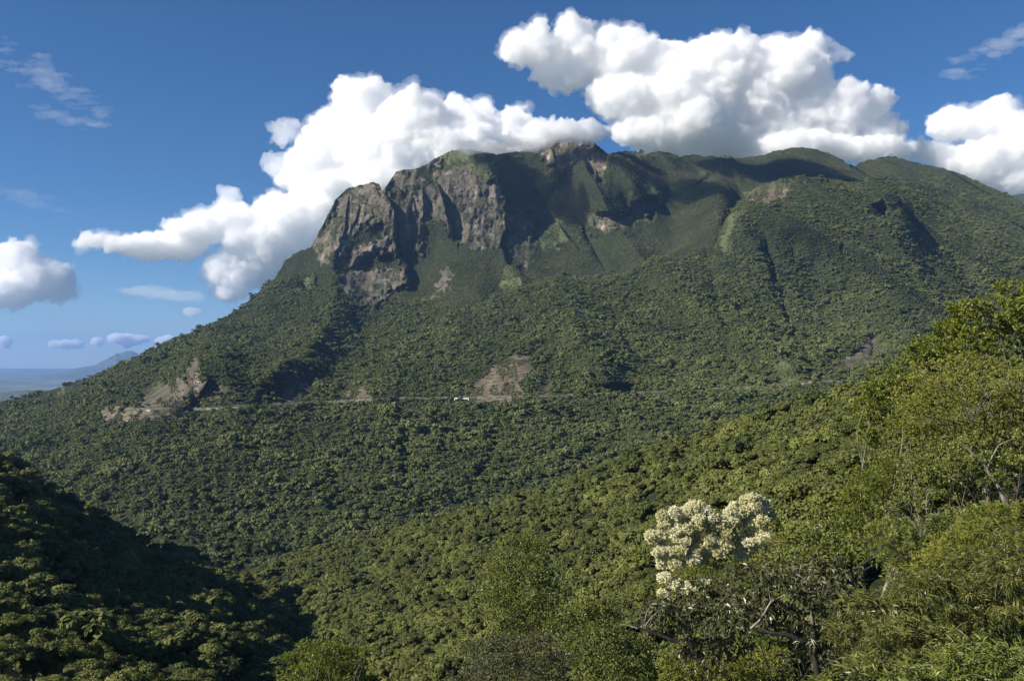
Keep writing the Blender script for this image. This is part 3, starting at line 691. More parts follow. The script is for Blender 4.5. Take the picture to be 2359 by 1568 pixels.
def tubes(name, paths, mat, sides=7):
    """paths: list of (points, radii)"""
    V, Fc, n0 = [], [], 0
    for pts, rad in paths:
        pts = np.array(pts, float); rad = np.broadcast_to(np.array(rad, float), (len(pts),))
        tan = unit(np.gradient(pts, axis=0)); ref = np.array([0.31, 0.87, 0.12])
        a = unit(np.cross(tan, ref)); b = np.cross(tan, a)
        th = np.linspace(0, 2 * math.pi, sides, endpoint=False)
        ring = pts[:, None, :] + rad[:, None, None] * (np.cos(th)[None, :, None] * a[:, None, :] + np.sin(th)[None, :, None] * b[:, None, :])
        V.append(ring.reshape(-1, 3)); n = len(pts)
        i = np.arange(n - 1)[:, None] * sides; j = np.arange(sides)[None, :]; j2 = (j + 1) % sides
        Fc.append(np.stack([i + j, i + j2, i + sides + j2, i + sides + j], -1).reshape(-1, 4) + n0); n0 += n * sides
    return mesh_np(name, np.concatenate(V), np.concatenate(Fc), [mat], True)

def limb(a, b, r0, r1, r, bend=0.15, n=7, sag=0.0):
    a = np.array(a, float); b = np.array(b, float); L = np.linalg.norm(b - a)
    t = np.linspace(0, 1, n)[:, None]
    off = r.normal(size=3) * L * bend; off2 = r.normal(size=3) * L * bend * 0.5
    p = a + (b - a) * t + np.sin(t * math.pi) * off + np.sin(t * 2 * math.pi) * off2
    p[:, 2] -= (np.sin(t * math.pi) * sag * L)[:, 0]
    return p, np.linspace(r0, r1, n)

def trunk_mesh(name, seed, mat):
    """unit tree skeleton: foot at z = -1.7, limbs reach into the crown"""
    r = np.random.default_rng(seed); P = []
    P.append(limb((0.05, 0, -1.7), (0, 0, -0.35), 0.075, 0.05, r, 0.05))
    for k in range(6):
        a = k * 1.05 + r.uniform(-0.3, 0.3)
        P.append(limb((0, 0, -0.45), (0.6 * math.cos(a), 0.6 * math.sin(a), r.uniform(0, 0.35)), 0.04, 0.012, r, 0.1))
    return tubes(name, P, mat, 6)

# ------------------------------------------------------------------ where the forest stands
def sample_sheet(P, cell, dens, r, keep=None):
    """P rows x cols x 3; one point per cube of side `cell`"""
    a, b, c, d = P[:-1, :-1], P[:-1, 1:], P[1:, 1:], P[1:, :-1]
    cr = np.cross(c - a, d - b); area = 0.5 * np.linalg.norm(cr, axis=-1)
    nrm = cr / (2 * area[..., None] + 1e-9); cen = (a + c) / 2
    view = unit(cen); facing = -(nrm * view).sum(-1)
    facing = np.abs(facing)
    ok = facing > 0.03
    if keep is not None: ok &= keep[:-1, :-1]
    ex = np.where(ok, area * dens / cell ** 2, 0); ex = np.minimum(ex, 60)
    cnt = np.floor(ex + r.random(ex.shape)).astype(int)
    idx = np.repeat(np.arange(cnt.size), cnt.ravel())
    ii, jj = np.unravel_index(idx, cnt.shape)
    s = r.random(len(idx))[:, None]; t = r.random(len(idx))[:, None]
    q = (P[ii, jj] * (1 - s) + P[ii, jj + 1] * s) * (1 - t) + (P[ii + 1, jj] * (1 - s) + P[ii + 1, jj + 1] * s) * t
    o = r.permutation(len(q)); q = q[o]; ii = ii[o]; jj = jj[o]
    key = np.floor(q / cell).astype(np.int64); key = key[:, 0] * 73856093 ^ key[:, 1] * 19349663 ^ key[:, 2] * 83492791
    _, first = np.unique(key, return_index=True)
    return q[first], ii[first], jj[first]

def hidden(u, v, extra):
    """behind the near hillside or the shaded ridge"""
    vd = np.interp(u, *np.array(D_CREST).T, left=9999); ve = np.interp(u, *np.array(E_CREST).T, right=9999)
    return (v > vd + extra) | (v > ve + extra)

rp = np.random.default_rng(11)
vis = (Ug > -90) & (Ug < 2450) & ~hidden(Ug, Vg, 70)
n_noise = fbm(Ug / 9, Vg / 9, 7, 3, 77)
_, fern_up, grass_up = cover_masks(Ug, Vg - 13.0)
open_ = np.maximum(rockm * 1.05, np.maximum(fernm, fern_up * (Vg > 780)) * 1.3) + 1.1 * np.maximum(grassm, 0) + 0.35 * n_noise > 0.62
high = sstep(700, 520, Vg + 0.0 * Ug)                      # smaller, lower growth towards the top
pts = []; scl = []
# above this line only low scrub and dwarf forest grows
SCRUB_LINE = [(-300, 0), (590, 0), (620, 655), (700, 640), (770, 690), (900, 705), (1080, 712), (1160, 688), (1290, 640), (1420, 640), (1530, 590), (1650, 572), (1668, 520), (1695, 474), (1740, 436), (1850, 408), (1960, 422), (2100, 418), (2130, 400), (2650, 470)]
low_veg = Vg < np.interp(Ug, *np.array(SCRUB_LINE).T) + 14 * noise3(Ug / 30, Vg / 30, 0, 61)
for cell, lo, hi in ((8.9, 0.0, 0.12), (7.6, 0.12, 0.6), (6.2, 0.6, 1.001)):
    k = vis & ~open_ & ~low_veg & (high >= lo) & (high < hi)
    q, ii, jj = sample_sheet(Pg, cell, 2.2, rp, k)
    big = np.exp(0.55 * fbm(q[:, 0] / 60, q[:, 1] / 60, q[:, 2] / 60, 3, 88))
    u, v = frame(q); vr = np.interp(u, *np.array(RAIL).T)
    near_rail = (v > vr - 3) & (v < vr + 1 + 8 * noise3(u / 25, 0, 0, 3)) & (u > 300) & (u < 1960)
    q = q[~near_rail]; big = big[~near_rail]
    s = cell * 0.50 * big * np.clip(np.exp(rp.normal(0, 0.34, len(q))), 0.5, 2.1)
    em = rp.random(len(s)) < 0.035; s = np.where(em, s * 1.45, s)                     # emergent trees
    pts.append(q + np.array([0, 0, 1]) * (s * (0.3 + 0.45 * rp.random(len(s)) + 0.35 * em))[:, None]); scl.append(s)
# undergrowth crowns closing the gaps of the gentle lower slopes
k = vis & ~open_ & (high < 0.3)
q, ii, jj = sample_sheet(Pg, 6.0, 1.2, rp, k)
u, v = frame(q); vr = np.interp(u, *np.array(RAIL).T); q = q[~((v > vr - 3) & (v < vr + 8))]
s = 2.8 * np.exp(rp.normal(0, 0.25, len(q))); pts.append(q); scl.append(s)
# low scrub on the grassy and rocky parts
k = vis & open_ & (fbm(Ug / 16, Vg / 22, 9, 3, 78) > 0.10 + 0.06 * (rockm > .5) - 0.28 * ((grassm > .4) & (rockm < .5)))
q, ii, jj = sample_sheet(Pg, 4.2, 1.6, rp, k)
s = 2.1 * np.exp(rp.normal(0, 0.3, len(q)))
q2, _, _ = sample_sheet(Pg, 4.6, 2.0, rp, vis & ~open_ & low_veg)
tall = fbm(q2[:, 0] / 70, q2[:, 1] / 70, q2[:, 2] / 70, 3, 89)
S_pts = np.concatenate([q, q2]); S_scl = np.concatenate([s, 2.3 * np.exp(0.8 * tall + rp.normal(0, 0.28, len(q2)))])
A_pts = np.concatenate(pts); A_scl = np.concatenate(scl)

def near_points(P, cell, r, kmin):
    U, V = frame(P)
    vis = (U > -160) & (U < 4200) & (P[..., 1] > np.where(U > 2480, 22, kmin))
    q, ii, jj = sample_sheet(P, cell, 1.6, r, vis)
    return q
D_pts = near_points(P_hill, 8.2, rp, 50)
E_pts = near_points(P_ridge, 10.5, rp, 90)
E_pts_hid = None
def near_scale(q, base, r): return base * np.clip(np.exp(r.normal(0, 0.36, len(q))), 0.45, 1.9)
D_s = near_scale(D_pts, 4.9, rp); E_s = near_scale(E_pts, 6.0, rp)
D_s = np.where(D_pts[:, 1] < 190, np.minimum(D_s, 5.2), D_s); E_s = np.where(E_pts[:, 1] < 190, np.minimum(E_s, 6.5), E_s)
D_c = D_pts + np.array([0, 0, 1.0]) * (np.minimum(7.5, 0.12 * D_pts[:, 1] + 2.0) - D_s * 0.35 + rp.normal(0, 1.1, len(D_s)))[:, None]
E_c = E_pts + np.array([0, 0, 1.0]) * (np.minimum(8.5, 0.12 * E_pts[:, 1] + 2.0) - E_s * 0.35)[:, None]

# ------------------------------------------------------------------ tree kinds
FAR_ME = [crown_mesh('crown', 100 + i, M_FAR, H=(0.75, 1.15, 0.6, 0.95, 0.8)[i], lobes=(9, 7, 13, 6, 16)[i], clumps=(300, 280, 340, 260, 380)[i], size=(0.17, 0.16, 0.15, 0.19, 0.14)[i], ragged=0.6, flat=(0.8, 1.0, 0.6, 0.9, 0.7)[i]) for i in range(5)]
MID_ME = [crown_mesh('crown', 200 + i, M_NEAR, H=(0.62, 0.8, 0.7, 0.95, 0.55, 0.75)[i], lobes=(40, 52, 32, 44, 60, 36)[i], clumps=3600, size=0.075, lr=(0.13, 0.28), flat=(0.6, 0.8, 0.75, 0.9, 0.55, 0.7)[i]) for i in range(6)]
FINE_ME = [crown_mesh('crown', 300 + i, M_NEAR, H=(0.6, 0.8, 0.7)[i], lobes=(95, 70, 110)[i], clumps=15000, size=0.034, lr=(0.09, 0.21), flat=(0.55, 0.75, 0.65)[i], ragged=0.7) for i in range(3)]
TRUNK_ME = [trunk_mesh('trunk', 400 + i, M_BARK) for i in range(3)]

def place_tree(kind, me_c, me_t, p, s, rot, label, group):
    e = bpy.data.objects.new(kind, None); COL.objects.link(e)
    e.location = p - np.array([0, 0, 1.7 * s]); e.empty_display_size = 0.5
    e.rotation_euler = (0, 0, rot)
    tag(e, label, 'tree', group)
    c = bpy.data.objects.new('crown', me_c); COL.objects.link(c); c.parent = e; c.location = (0, 0, 1.7 * s); c.scale = (s, s, s)
    if me_t is not None:
        t = bpy.data.objects.new('trunk', me_t); COL.objects.link(t); t.parent = e; t.location = (0, 0, 1.7 * s); t.scale = (s, s, s)
    return e, c

def forest(name, label, protos, P, S, r, tilt=0.12, sort=None):
    """one object that scatters crowns over the slope"""
    me = bpy.data.meshes.new(name); me.vertices.add(len(P)); me.vertices.foreach_set('co', np.ascontiguousarray(P, np.float32).ravel())
    a = me.attributes.new('size', 'FLOAT_VECTOR', 'POINT')
    hh = np.stack([S, S * r.uniform(0.85, 1.15, len(S)), S * r.uniform(0.7, 1.25, len(S))], -1)
    a.data.foreach_set('vector', hh.astype(np.float32).ravel())
    a = me.attributes.new('turn', 'FLOAT_VECTOR', 'POINT')
    rr = np.stack([r.normal(0, tilt, len(S)), r.normal(0, tilt, len(S)), r.uniform(0, 6.28, len(S))], -1)
    a.data.foreach_set('vector', rr.astype(np.float32).ravel())
    a = me.attributes.new('sort', 'INT', 'POINT'); a.data.foreach_set('value', (r.integers(0, len(protos), len(S)) if sort is None else sort).astype(np.int32))
    o = link(name, me); tag(o, label, None, None, 'stuff')
    ng = bpy.data.node_groups.new(name + ' scatter', 'GeometryNodeTree')
    ng.interface.new_socket('Geometry', in_out='INPUT', socket_type='NodeSocketGeometry')
    ng.interface.new_socket('Geometry', in_out='OUTPUT', socket_type='NodeSocketGeometry')
    N, L = ng.nodes, ng.links
    gi = N.new('NodeGroupInput'); go = N.new('NodeGroupOutput'); jn = N.new('GeometryNodeJoinGeometry')
    def attr(nm, typ):
        q = N.new('GeometryNodeInputNamedAttribute'); q.data_type = typ; q.inputs[0].default_value = nm
        return q.outputs['Attribute']
    sz = attr('size', 'FLOAT_VECTOR'); tn = attr('turn', 'FLOAT_VECTOR'); so_ = attr('sort', 'INT')
    for k, pr in enumerate(protos):
        ob = N.new('GeometryNodeObjectInfo'); ob.transform_space = 'ORIGINAL'; ob.inputs['Object'].default_value = pr
        ob.inputs['As Instance'].default_value = True
        cmp_ = N.new('FunctionNodeCompare'); cmp_.data_type = 'INT'; cmp_.operation = 'EQUAL'; cmp_.inputs[3].default_value = k
        L.new(so_, cmp_.inputs[2])
        ip = N.new('GeometryNodeInstanceOnPoints')
        L.new(gi.outputs[0], ip.inputs['Points']); L.new(cmp_.outputs[0], ip.inputs['Selection']); L.new(ob.outputs['Geometry'], ip.inputs['Instance'])
        L.new(tn, ip.inputs['Rotation']); L.new(sz, ip.inputs['Scale'])
        L.new(ip.outputs[0], jn.inputs[0])
    L.new(jn.outputs[0], go.inputs[0])
    md = o.modifiers.new('scatter', 'NODES'); md.node_group = ng
    return o

# far trees: five stand alone along the left flank and railway, the rest is the forest
u, v = frame(A_pts)
far_spots = []
for (tu, tv, lab) in ((505, 800, 'small round tree on top of the brown rocky knoll'), (546, 812, 'small dark tree at the right end of the knoll top'), (300, 834, 'small tree breaking the left skyline above the distant blue peaks'),
                      (1000, 905, 'small tree just above the railway left of the white bridge'), (1290, 900, 'small tree just above the railway right of the bracken slope')):
    k = np.argmin((u - tu) ** 2 + (v - tv) ** 2); far_spots.append(k)
far_protos = []
for i, (k, lab) in enumerate(zip(far_spots, ['small round tree on top of the brown rocky knoll', 'small dark tree at the right end of the knoll top', 'small tree breaking the left skyline above the distant blue peaks',
                                              'small tree just above the railway left of the white bridge', 'small tree just above the railway right of the bracken slope'])):
    e, c = place_tree('forest_tree', FAR_ME[i], TRUNK_ME[i % 3], A_pts[k], float(A_scl[k]), i * 1.3, lab, None)
    far_protos.append(c)
m = np.ones(len(A_pts), bool); m[far_spots] = False
print('far trees', m.sum(), 'hill', len(D_pts), 'ridge', len(E_pts))
forest('mountain_forest', 'dense green forest covering the mountain slopes', far_protos, A_pts[m], A_scl[m], rp)

M_SCRUB = leaf_mat('mountain scrub', [(0.060, 0.076, 0.028), (0.112, 0.130, 0.048), (0.155, 0.162, 0.068), (0.205, 0.205, 0.098)], 0.75, 0.15, 0.1, patch=0.009)
SCRUB_ME = [crown_mesh('crown', 150 + i, M_SCRUB, H=0.8, lobes=8, clumps=150, size=0.24, ragged=0.5, flat=0.8) for i in range(3)]
u, v = frame(S_pts); used_s = []
scrub_protos = []
for i, (tu, tv, lab) in enumerate(((858, 423, 'low bush on the flat top of the left rock dome'), (1060, 348, 'low bush on the rounded summit above the main cliff'), (1480, 350, 'low bush on the knob of rock along the summit ridge'))):
    k = int(np.argmin((u - tu) ** 2 + (v - tv) ** 2)); used_s.append(k)
    e, c = place_tree('mountain_bush', SCRUB_ME[i], None, S_pts[k] + np.array([0, 0, 1.0]), float(S_scl[k]), i * 1.1, lab, None); e['category'] = 'bush'
    scrub_protos.append(c)
m = np.ones(len(S_pts), bool); m[used_s] = False
forest('mountain_scrub', 'low olive scrub and dwarf forest on the upper slopes and ledges', scrub_protos, S_pts[m], S_scl[m], rp)

# nearer trees, those that show largest stand as things of their own
NP = np.concatenate([D_c, E_c]); NS = np.concatenate([D_s, E_s]); side = np.r_[np.zeros(len(D_c), int), np.ones(len(E_c), int)]
uu, vv = frame(NP)
infr = (uu > -20) & (uu < 2380) & (vv < 1600)
appar = np.where(infr, NS / NP[:, 1], 0)
order = np.argsort(-appar)
N_IND = 262
ind = order[:N_IND]
mid_protos = []; fine_protos = []
def zone(u_, v_, s_):
    if s_ == 1:
        return 'crown catching light on the shaded left ridge'
    return 'crown on the sunny near hillside'
for i, k in enumerate(ind):
    fine = NP[k, 1] < 190
    mesh_c = FINE_ME[i % 3] if fine else MID_ME[i % 6]
    if side[k] == 1:
        lab = ('broad dark green tree on the shaded ridge at the lower left' if NP[k, 1] < 230 else 'round dark green tree farther along the shaded left ridge'); g = 'trees on the shaded left ridge'
    else:
        lab = ('leafy green tree on the sunny slope below the viewpoint' if NP[k, 1] < 230 else 'round green tree farther down the sunny right hillside'); g = 'trees on the sunny near hillside'
    g = g + (' near the viewpoint' if NP[k, 1] < 230 else ' farther off')
    e, c = place_tree('forest_tree', mesh_c, TRUNK_ME[i % 3], NP[k], float(NS[k]), random.uniform(0, 6.28), lab, g)
    if not fine and len(mid_protos) < 6: mid_protos.append(c)
    if fine and len(fine_protos) < 3: fine_protos.append(c)
rest = order[N_IND:]
lq, _, _ = sample_sheet(P_left + np.array([0, 0, 4.0]), 13.0, 1.0, rp)  # trees on the added hill, making its shadow edge ragged
NP = np.concatenate([NP, lq]); NS = np.concatenate([NS, near_scale(lq, 6.5, rp)]); rest = np.r_[rest, np.arange(len(NP) - len(lq), len(NP))]
forest('hillside_forest', 'dense forest of mixed green crowns filling the near slopes and valley', mid_protos + fine_protos, NP[rest], NS[rest], rp, 0.15, np.where((NP[rest, 1] < 190) & (NP[rest, 1] > 0) & (np.abs(NP[rest, 0]) < 300), 6 + rp.integers(0, 3, len(rest)), rp.integers(0, 6, len(rest))))

# ------------------------------------------------------------------ railway with its small structures
ru = np.arange(300, 1962, 4.0); rv = np.interp(ru, *np.array(RAIL).T)
rr_, ff_, gg_ = cover_masks(ru[None, :], rv[None, :])
rY = mountain_depth(ru[None, :], rv[None, :], rr_)[0]
kern = np.ones(7) / 7; rYs = np.convolve(np.pad(rY, 3, mode='edge'), kern, 'valid')
def rib(dy, dz): 
    p = world(ru, rv, rYs); p[:, 0] *= (rYs + dy) / rYs; p[:, 1] += dy; p[:, 2] += dz; return p
prof = [(-5, -5), (-3.4, 0.4), (-3, 0.8), (2, 0.8), (3, 1.0), (4, 3)]
A = np.array([rib(a, b) for a, b in prof])
M_DIRT = plain_mat('pale ballast and earth', [(0.42, (0.05, 0.055, 0.03)), (0.6, (0.15, 0.14, 0.10))], 0.08)
tag(link('railway', mesh_np('railway', A.reshape(-1, 3), grid_faces(*A.shape[:2]), [M_DIRT])), 'pale line of a railway bench cut across the foot of the mountain', None, None, 'structure')
M_WHITE = plain_mat('weathered white concrete', [(0.3, (0.5, 0.5, 0.48)), (0.7, (0.78, 0.78, 0.75))], 0.5)
M_ROOF = plain_mat('grey roof', [(0.3, (0.12, 0.11, 0.10)), (0.7, (0.2, 0.19, 0.18))], 0.5)
def rail_pt(u_, lift=1.0):
    return world(u_, np.interp(u_, *np.array(RAIL).T), np.interp(u_, ru, rYs)) + np.array([0, 0, lift])
def box_me(name, boxes, mat):
    V, Fc = [], []
    for i, (c, h) in enumerate(boxes):
        c = np.array(c, float); h = np.array(h, float) / 2
        s = np.array([(x, y, z) for z in (-1, 1) for y in (-1, 1) for x in (-1, 1)]) * h + c
        V.append(s); Fc.append(np.array([(0, 2, 3, 1), (4, 5, 7, 6), (0, 1, 5, 4), (1, 3, 7, 5), (3, 2, 6, 7), (2, 0, 4, 6)]) + 8 * i)
    return mesh_np(name, np.concatenate(V), np.concatenate(Fc), [mat], False)
p0, p1 = rail_pt(1048), rail_pt(1081); Lb = np.linalg.norm(p1 - p0)
e = bpy.data.objects.new('railway_bridge', None); COL.objects.link(e); e.location = (p0 + p1) / 2 + np.array([0, -12, -1.0])
e.rotation_euler = (0, 0, math.atan2(p1[1] - p0[1], p1[0] - p0[0]))
tag(e, 'short white railway bridge left of the brown bracken slope', 'bridge')
link('deck', box_me('deck', [((0, 0, 0), (Lb, 4, 1.3))], M_WHITE), e); link('parapet', box_me('parapet', [((0, -1.9, 1.1), (Lb, .3, .9))], M_WHITE), e)
for x in (-0.48, 0.48): link('pier', box_me('pier', [((x * Lb, 0, -3.4), (1.4, 3.4, 5.6))], M_WHITE), e)
def hut(u_, w_, h_, lab):
    e = bpy.data.objects.new('trackside_hut', None); COL.objects.link(e); e.location = rail_pt(u_) + np.array([0, -9, -2]); tag(e, lab, 'hut')
    link('wall', box_me('wall', [((0, 0, h_ / 2), (w_, 3.4, h_))], M_WHITE), e)
    V = np.array([(-w_/2-.3, -2, h_), (w_/2+.3, -2, h_), (w_/2+.3, 2, h_), (-w_/2-.3, 2, h_), (-w_/2-.3, 0, h_+1.2), (w_/2+.3, 0, h_+1.2)])
    link('roof', mesh_np('roof', V, np.array([(0, 1, 5, 4), (2, 3, 4, 5), (0, 4, 3, 0), (1, 2, 5, 1)])[:2], [M_ROOF], False), e)
    link('door', box_me('door', [((w_ * 0.2, -1.73, 1.0), (0.9, 0.05, 2.0))], M_ROOF), e)
hut(778, 5.0, 3.2, 'tiny white hut beside the railway between two brown patches')
hut(1928, 6.0, 3.0, 'tiny white hut by the railway below the pale rocks at right')
p = rail_pt(349)
e = link('retaining_wall', box_me('retaining_wall', [((0, 0, 0), (5.0, 0.8, 5.5)), ((-2.9, 0.3, 1.7), (3.6, 0.7, 2.0)), ((2.9, 0.2, 0.9), (1.0, 0.7, 3.6))], M_WHITE)); e.location = p + np.array([0, -11, -3])
tag(e, 'small white retaining wall under the brown rocky knoll', 'wall')

# ------------------------------------------------------------------ foreground trees, leaf by leaf
HX = P_hill.reshape(-1, 3)
def ground_z(x, y):
    d = (HX[:, 0] - x) ** 2 + (HX[:, 1] - y) ** 2
    return HX[np.argmin(d), 2]

def leaves(name, mat, balls, n_tips, per, L, W, r, droop=0.2, fold=0.25, shell=0.55, up=0.35, spreadang=0.9, gaps=(-0.42, 0.2)):
    """balls: (centre, radii); rosettes of leaves at twig tips"""
    B = np.array([b[0] for b in balls]); Q = np.array([b[1] for b in balls]); wgt = (Q[:, 0] * Q[:, 2]); wgt = wgt / wgt.sum()
    pk = r.choice(len(B), n_tips, p=wgt)
    d = unit(r.normal(size=(n_tips, 3)))
    rad = r.uniform(shell, 1.0, n_tips) ** 0.7
    # clumps inside every ball, so that light and gaps fall between them
    tip = B[pk] + d * Q[pk] * rad[:, None]
    cl = 0.55 * noise3(tip[:, 0] * 1.1, tip[:, 1] * 1.1, tip[:, 2] * 1.6, 9) + 0.45 * noise3(tip[:, 0] * 2.6, tip[:, 1] * 2.6, tip[:, 2] * 3.2, 10)
    keep = cl > r.uniform(*gaps, n_tips); tip = tip[keep]; d = d[keep]; pk = pk[keep]; n = len(tip)
    ax = unit(d + np.array([0, 0, up]) + 0.3 * r.normal(size=(n, 3)))
    tip = np.repeat(tip, per, 0); ax = np.repeat(ax, per, 0); n2 = len(tip)
    side = unit(np.cross(ax, r.normal(size=(n2, 3))))
    an = r.uniform(0.35, 1.0, n2)[:, None] * spreadang * 1.4
    dr = unit(np.cos(an) * ax + np.sin(an) * side); dr[:, 2] -= droop * r.random(n2); dr = unit(dr)
    wd = unit(np.cross(dr, ax + 0.5 * r.normal(size=(n2, 3)))); nn = np.cross(wd, dr)
    Ls = (L * r.uniform(0.6, 1.25, n2))[:, None]; Ws = (W * r.uniform(0.7, 1.2, n2))[:, None]
    s0 = tip + ax * Ls * r.uniform(-0.4, 0.3, n2)[:, None]
    mid = s0 + dr * Ls * 0.48
    V = np.stack([s0, mid + wd * Ws * 0.5 + nn * Ws * fold, s0 + dr * Ls + np.array([0, 0, -1]) * Ls * droop * 0.3, mid - wd * Ws * 0.5 + nn * Ws * fold], 1).reshape(-1, 3)
    i = np.arange(n2)[:, None] * 4
    Fc = np.concatenate([i + np.array([[0, 1, 2]]), i + np.array([[0, 2, 3]])], 0)
    bv = r.random(len(B)) * 0.4
    var = np.clip(np.repeat(bv[pk], per) + 0.6 * r.random(n2), 0, 1)
    return mesh_np(name, V, Fc, [mat], False, {'var': ('FLOAT', np.repeat(var, 4))})

def hero(kind, label, Y, blobs, foot, mat, L, W, dens=1.0, per=7, bark=None, thick=0.9, seed=1, droop=0.2, r_trunk=0.16, fork=0.45, group=None, cat='tree', extra=None, limbs=True, shell=0.5, up=0.35, sub=3):
    """blobs in the frame (u, v, ru, rv[, depth offset]); foot (u, v) gives the trunk's place"""
    r = np.random.default_rng(seed); S = Y / F
    balls = []
    for b in blobs:
        dy = b[4] if len(b) > 4 else r.normal() * 0.03 * Y
        c = world(b[0], b[1], Y + dy); balls.append((c, np.array([b[2] * S, (b[2] + b[3]) * 0.5 * S * thick, b[3] * S])))
        for k in range(sub):
            d = unit(r.normal(size=3)); d[2] = abs(d[2]) * 0.8 - 0.1; q = balls[-1 - k][1]
            balls.append((c + d * q * 0.85, q * r.uniform(0.35, 0.6)))
        q = balls[-1 - sub][1]; balls.append((c + np.array([0, q[1] * 0.9 + 0.01 * Y, -q[2] * 1.1]), q * np.array([1.1, 0.8, 1.0])))
    area = sum(b[2] * b[3] * math.pi for b in blobs) * S * S
    n_t = int(area / (L * W * 0.5) * 7.5 * dens / per)
    base = world(foot[0], foot[1], Y); gz = ground_z(base[0], base[1]); base[2] = min(gz, base[2]) - 0.3
    e = bpy.data.objects.new(kind, None); COL.objects.link(e); e.location = base
    tag(e, label, cat, group)
    balls_l = [(c - base, q) for c, q in balls]
    me = leaves('crown', mat, balls_l, n_t, per, L, W, r, droop, shell=shell, up=up)
    link('crown', me, e)
    cen = np.mean([b[0] for b in balls_l], 0); forkp = cen * fork; forkp[:2] = cen[:2] * fork * 0.9
    P = [limb((0, 0, 0), forkp, r_trunk, r_trunk * 0.7, r, 0.06, 9)]
    for ib, (c, q) in enumerate(balls_l):
        if ib % (sub + 2): continue
        big = ib % 2 == 0
        P.append(limb(forkp + (c - forkp) * 0.0, c + q * np.array([0, 0, 0.2]), r_trunk * 0.3, r_trunk * 0.05, r, 0.09, 9))
        for k in range(2 if big else 1):
            d = unit(r.normal(size=3)); P.append(limb(forkp + (c - forkp) * r.uniform(0.6, 0.9), c + d * q * 0.9, r_trunk * 0.09, r_trunk * 0.02, r, 0.12, 6))
    link('trunk', tubes('trunk', P, bark or M_BARK, 7), e)
    if extra: extra(e, base, r, balls_l, S)
    return e

def bare_twigs(origin_uv, Y, tips, base_obj, base, r, mat, r0=0.05, name='dead_branch', fork=3):
    P = []; o = world(origin_uv[0], origin_uv[1], Y) - base
    for tu, tv in tips:
        t = world(tu, tv, Y + r.normal() * 0.4) - base
        a, rd = limb(o, t, r0, r0 * 0.25, r, 0.07, 9); P.append((a, rd))
        for k in range(fork):
            i = r.integers(3, 8); d = unit(r.normal(size=3) + unit(t - o) * 1.2)
            b, rb = limb(a[i], a[i] + d * np.linalg.norm(t - o) * r.uniform(0.2, 0.45), r0 * 0.35, r0 * 0.1, r, 0.1, 6); P.append((b, rb))
            j = r.integers(2, 5); d2 = unit(d + r.normal(size=3) * 0.6); P.append(limb(b[j], b[j] + d2 * np.linalg.norm(t - o) * 0.18, r0 * 0.14, r0 * 0.06, r, 0.1, 5))
    link(name, tubes(name, P, mat, 5), base_obj)

BRIGHT = leaf_mat('glossy yellow green leaves', [(0.045, 0.065, 0.010), (0.120, 0.155, 0.018), (0.200, 0.230, 0.030), (0.320, 0.320, 0.060)], 0.42, 0.5, 0.34, rand=0.3)
OLIVE = leaf_mat('fine olive leaves', [(0.060, 0.074, 0.013), (0.155, 0.180, 0.028), (0.250, 0.255, 0.045), (0.370, 0.340, 0.090)], 0.55, 0.3, 0.25, rand=0.3)
GREEN = leaf_mat('mid green leaves', [(0.034, 0.052, 0.012), (0.105, 0.140, 0.025), (0.200, 0.225, 0.045), (0.350, 0.345, 0.115)], 0.42, 0.45, 0.22, rand=0.3)
BROWN = leaf_mat('brownish green large leaves', [(0.030, 0.036, 0.014), (0.085, 0.095, 0.034), (0.140, 0.135, 0.060), (0.240, 0.215, 0.120)], 0.38, 0.55, 0.15, rand=0.3)
BAMBOO = leaf_mat('long narrow leaves', [(0.040, 0.055, 0.014), (0.110, 0.132, 0.028), (0.200, 0.205, 0.052), (0.420, 0.370, 0.150)], 0.42, 0.5, 0.25, rand=0.3)
FLOWER = leaf_mat('cream blossom', [(0.36, 0.36, 0.14), (0.70, 0.68, 0.40), (0.84, 0.82, 0.60), (0.90, 0.89, 0.74)], 0.8, 0.1, 0.25, rand=0.2)
YFLOW = leaf_mat('yellowed leaves', [(0.16, 0.15, 0.03), (0.32, 0.28, 0.07), (0.5, 0.4, 0.12)], 0.6, 0.3, 0.3, rand=0.2)

# umbrella tree at the right edge
hero('umbrella_tree', 'tall glossy yellow green tree with layered crown against the mountain at right edge', 40,
     [(2290, 705, 62, 30), (2340, 670, 55, 30), (2235, 715, 48, 26), (2400, 680, 70, 50), (2190, 762, 52, 28), (2140, 795, 46, 26), (2110, 815, 36, 20), (2250, 770, 50, 24), (2330, 745, 56, 26), (2300, 790, 34, 18), (2390, 780, 50, 40), (2180, 812, 46, 20), (2215, 745, 40, 20)],
     (2345, 1160), BRIGHT, 0.17, 0.085, 1.0, 7, M_BARK, 0.8, 61, r_trunk=0.13, fork=0.52, up=0.5)
hero('broadleaf_tree', 'bright broad leaved tree at the left end of the right hand thicket', 44,
     [(2050, 868, 46, 30), (2025, 900, 40, 34), (2080, 850, 38, 24), (2030, 945, 36, 34), (2060, 985, 44, 32), (2015, 985, 30, 26), (2095, 900, 40, 30), (2010, 870, 16, 20)],
     (2080, 1180), BRIGHT, 0.17, 0.085, 1.15, 7, M_PALE, 0.9, 62, r_trunk=0.12)
def tw1(e, base, r, balls, S):
    bare_twigs((2235, 960), 35, [(2150, 880), (2190, 850), (2280, 900), (2300, 870), (2110, 965)], e, base, r, M_PALE, 0.018, fork=5)
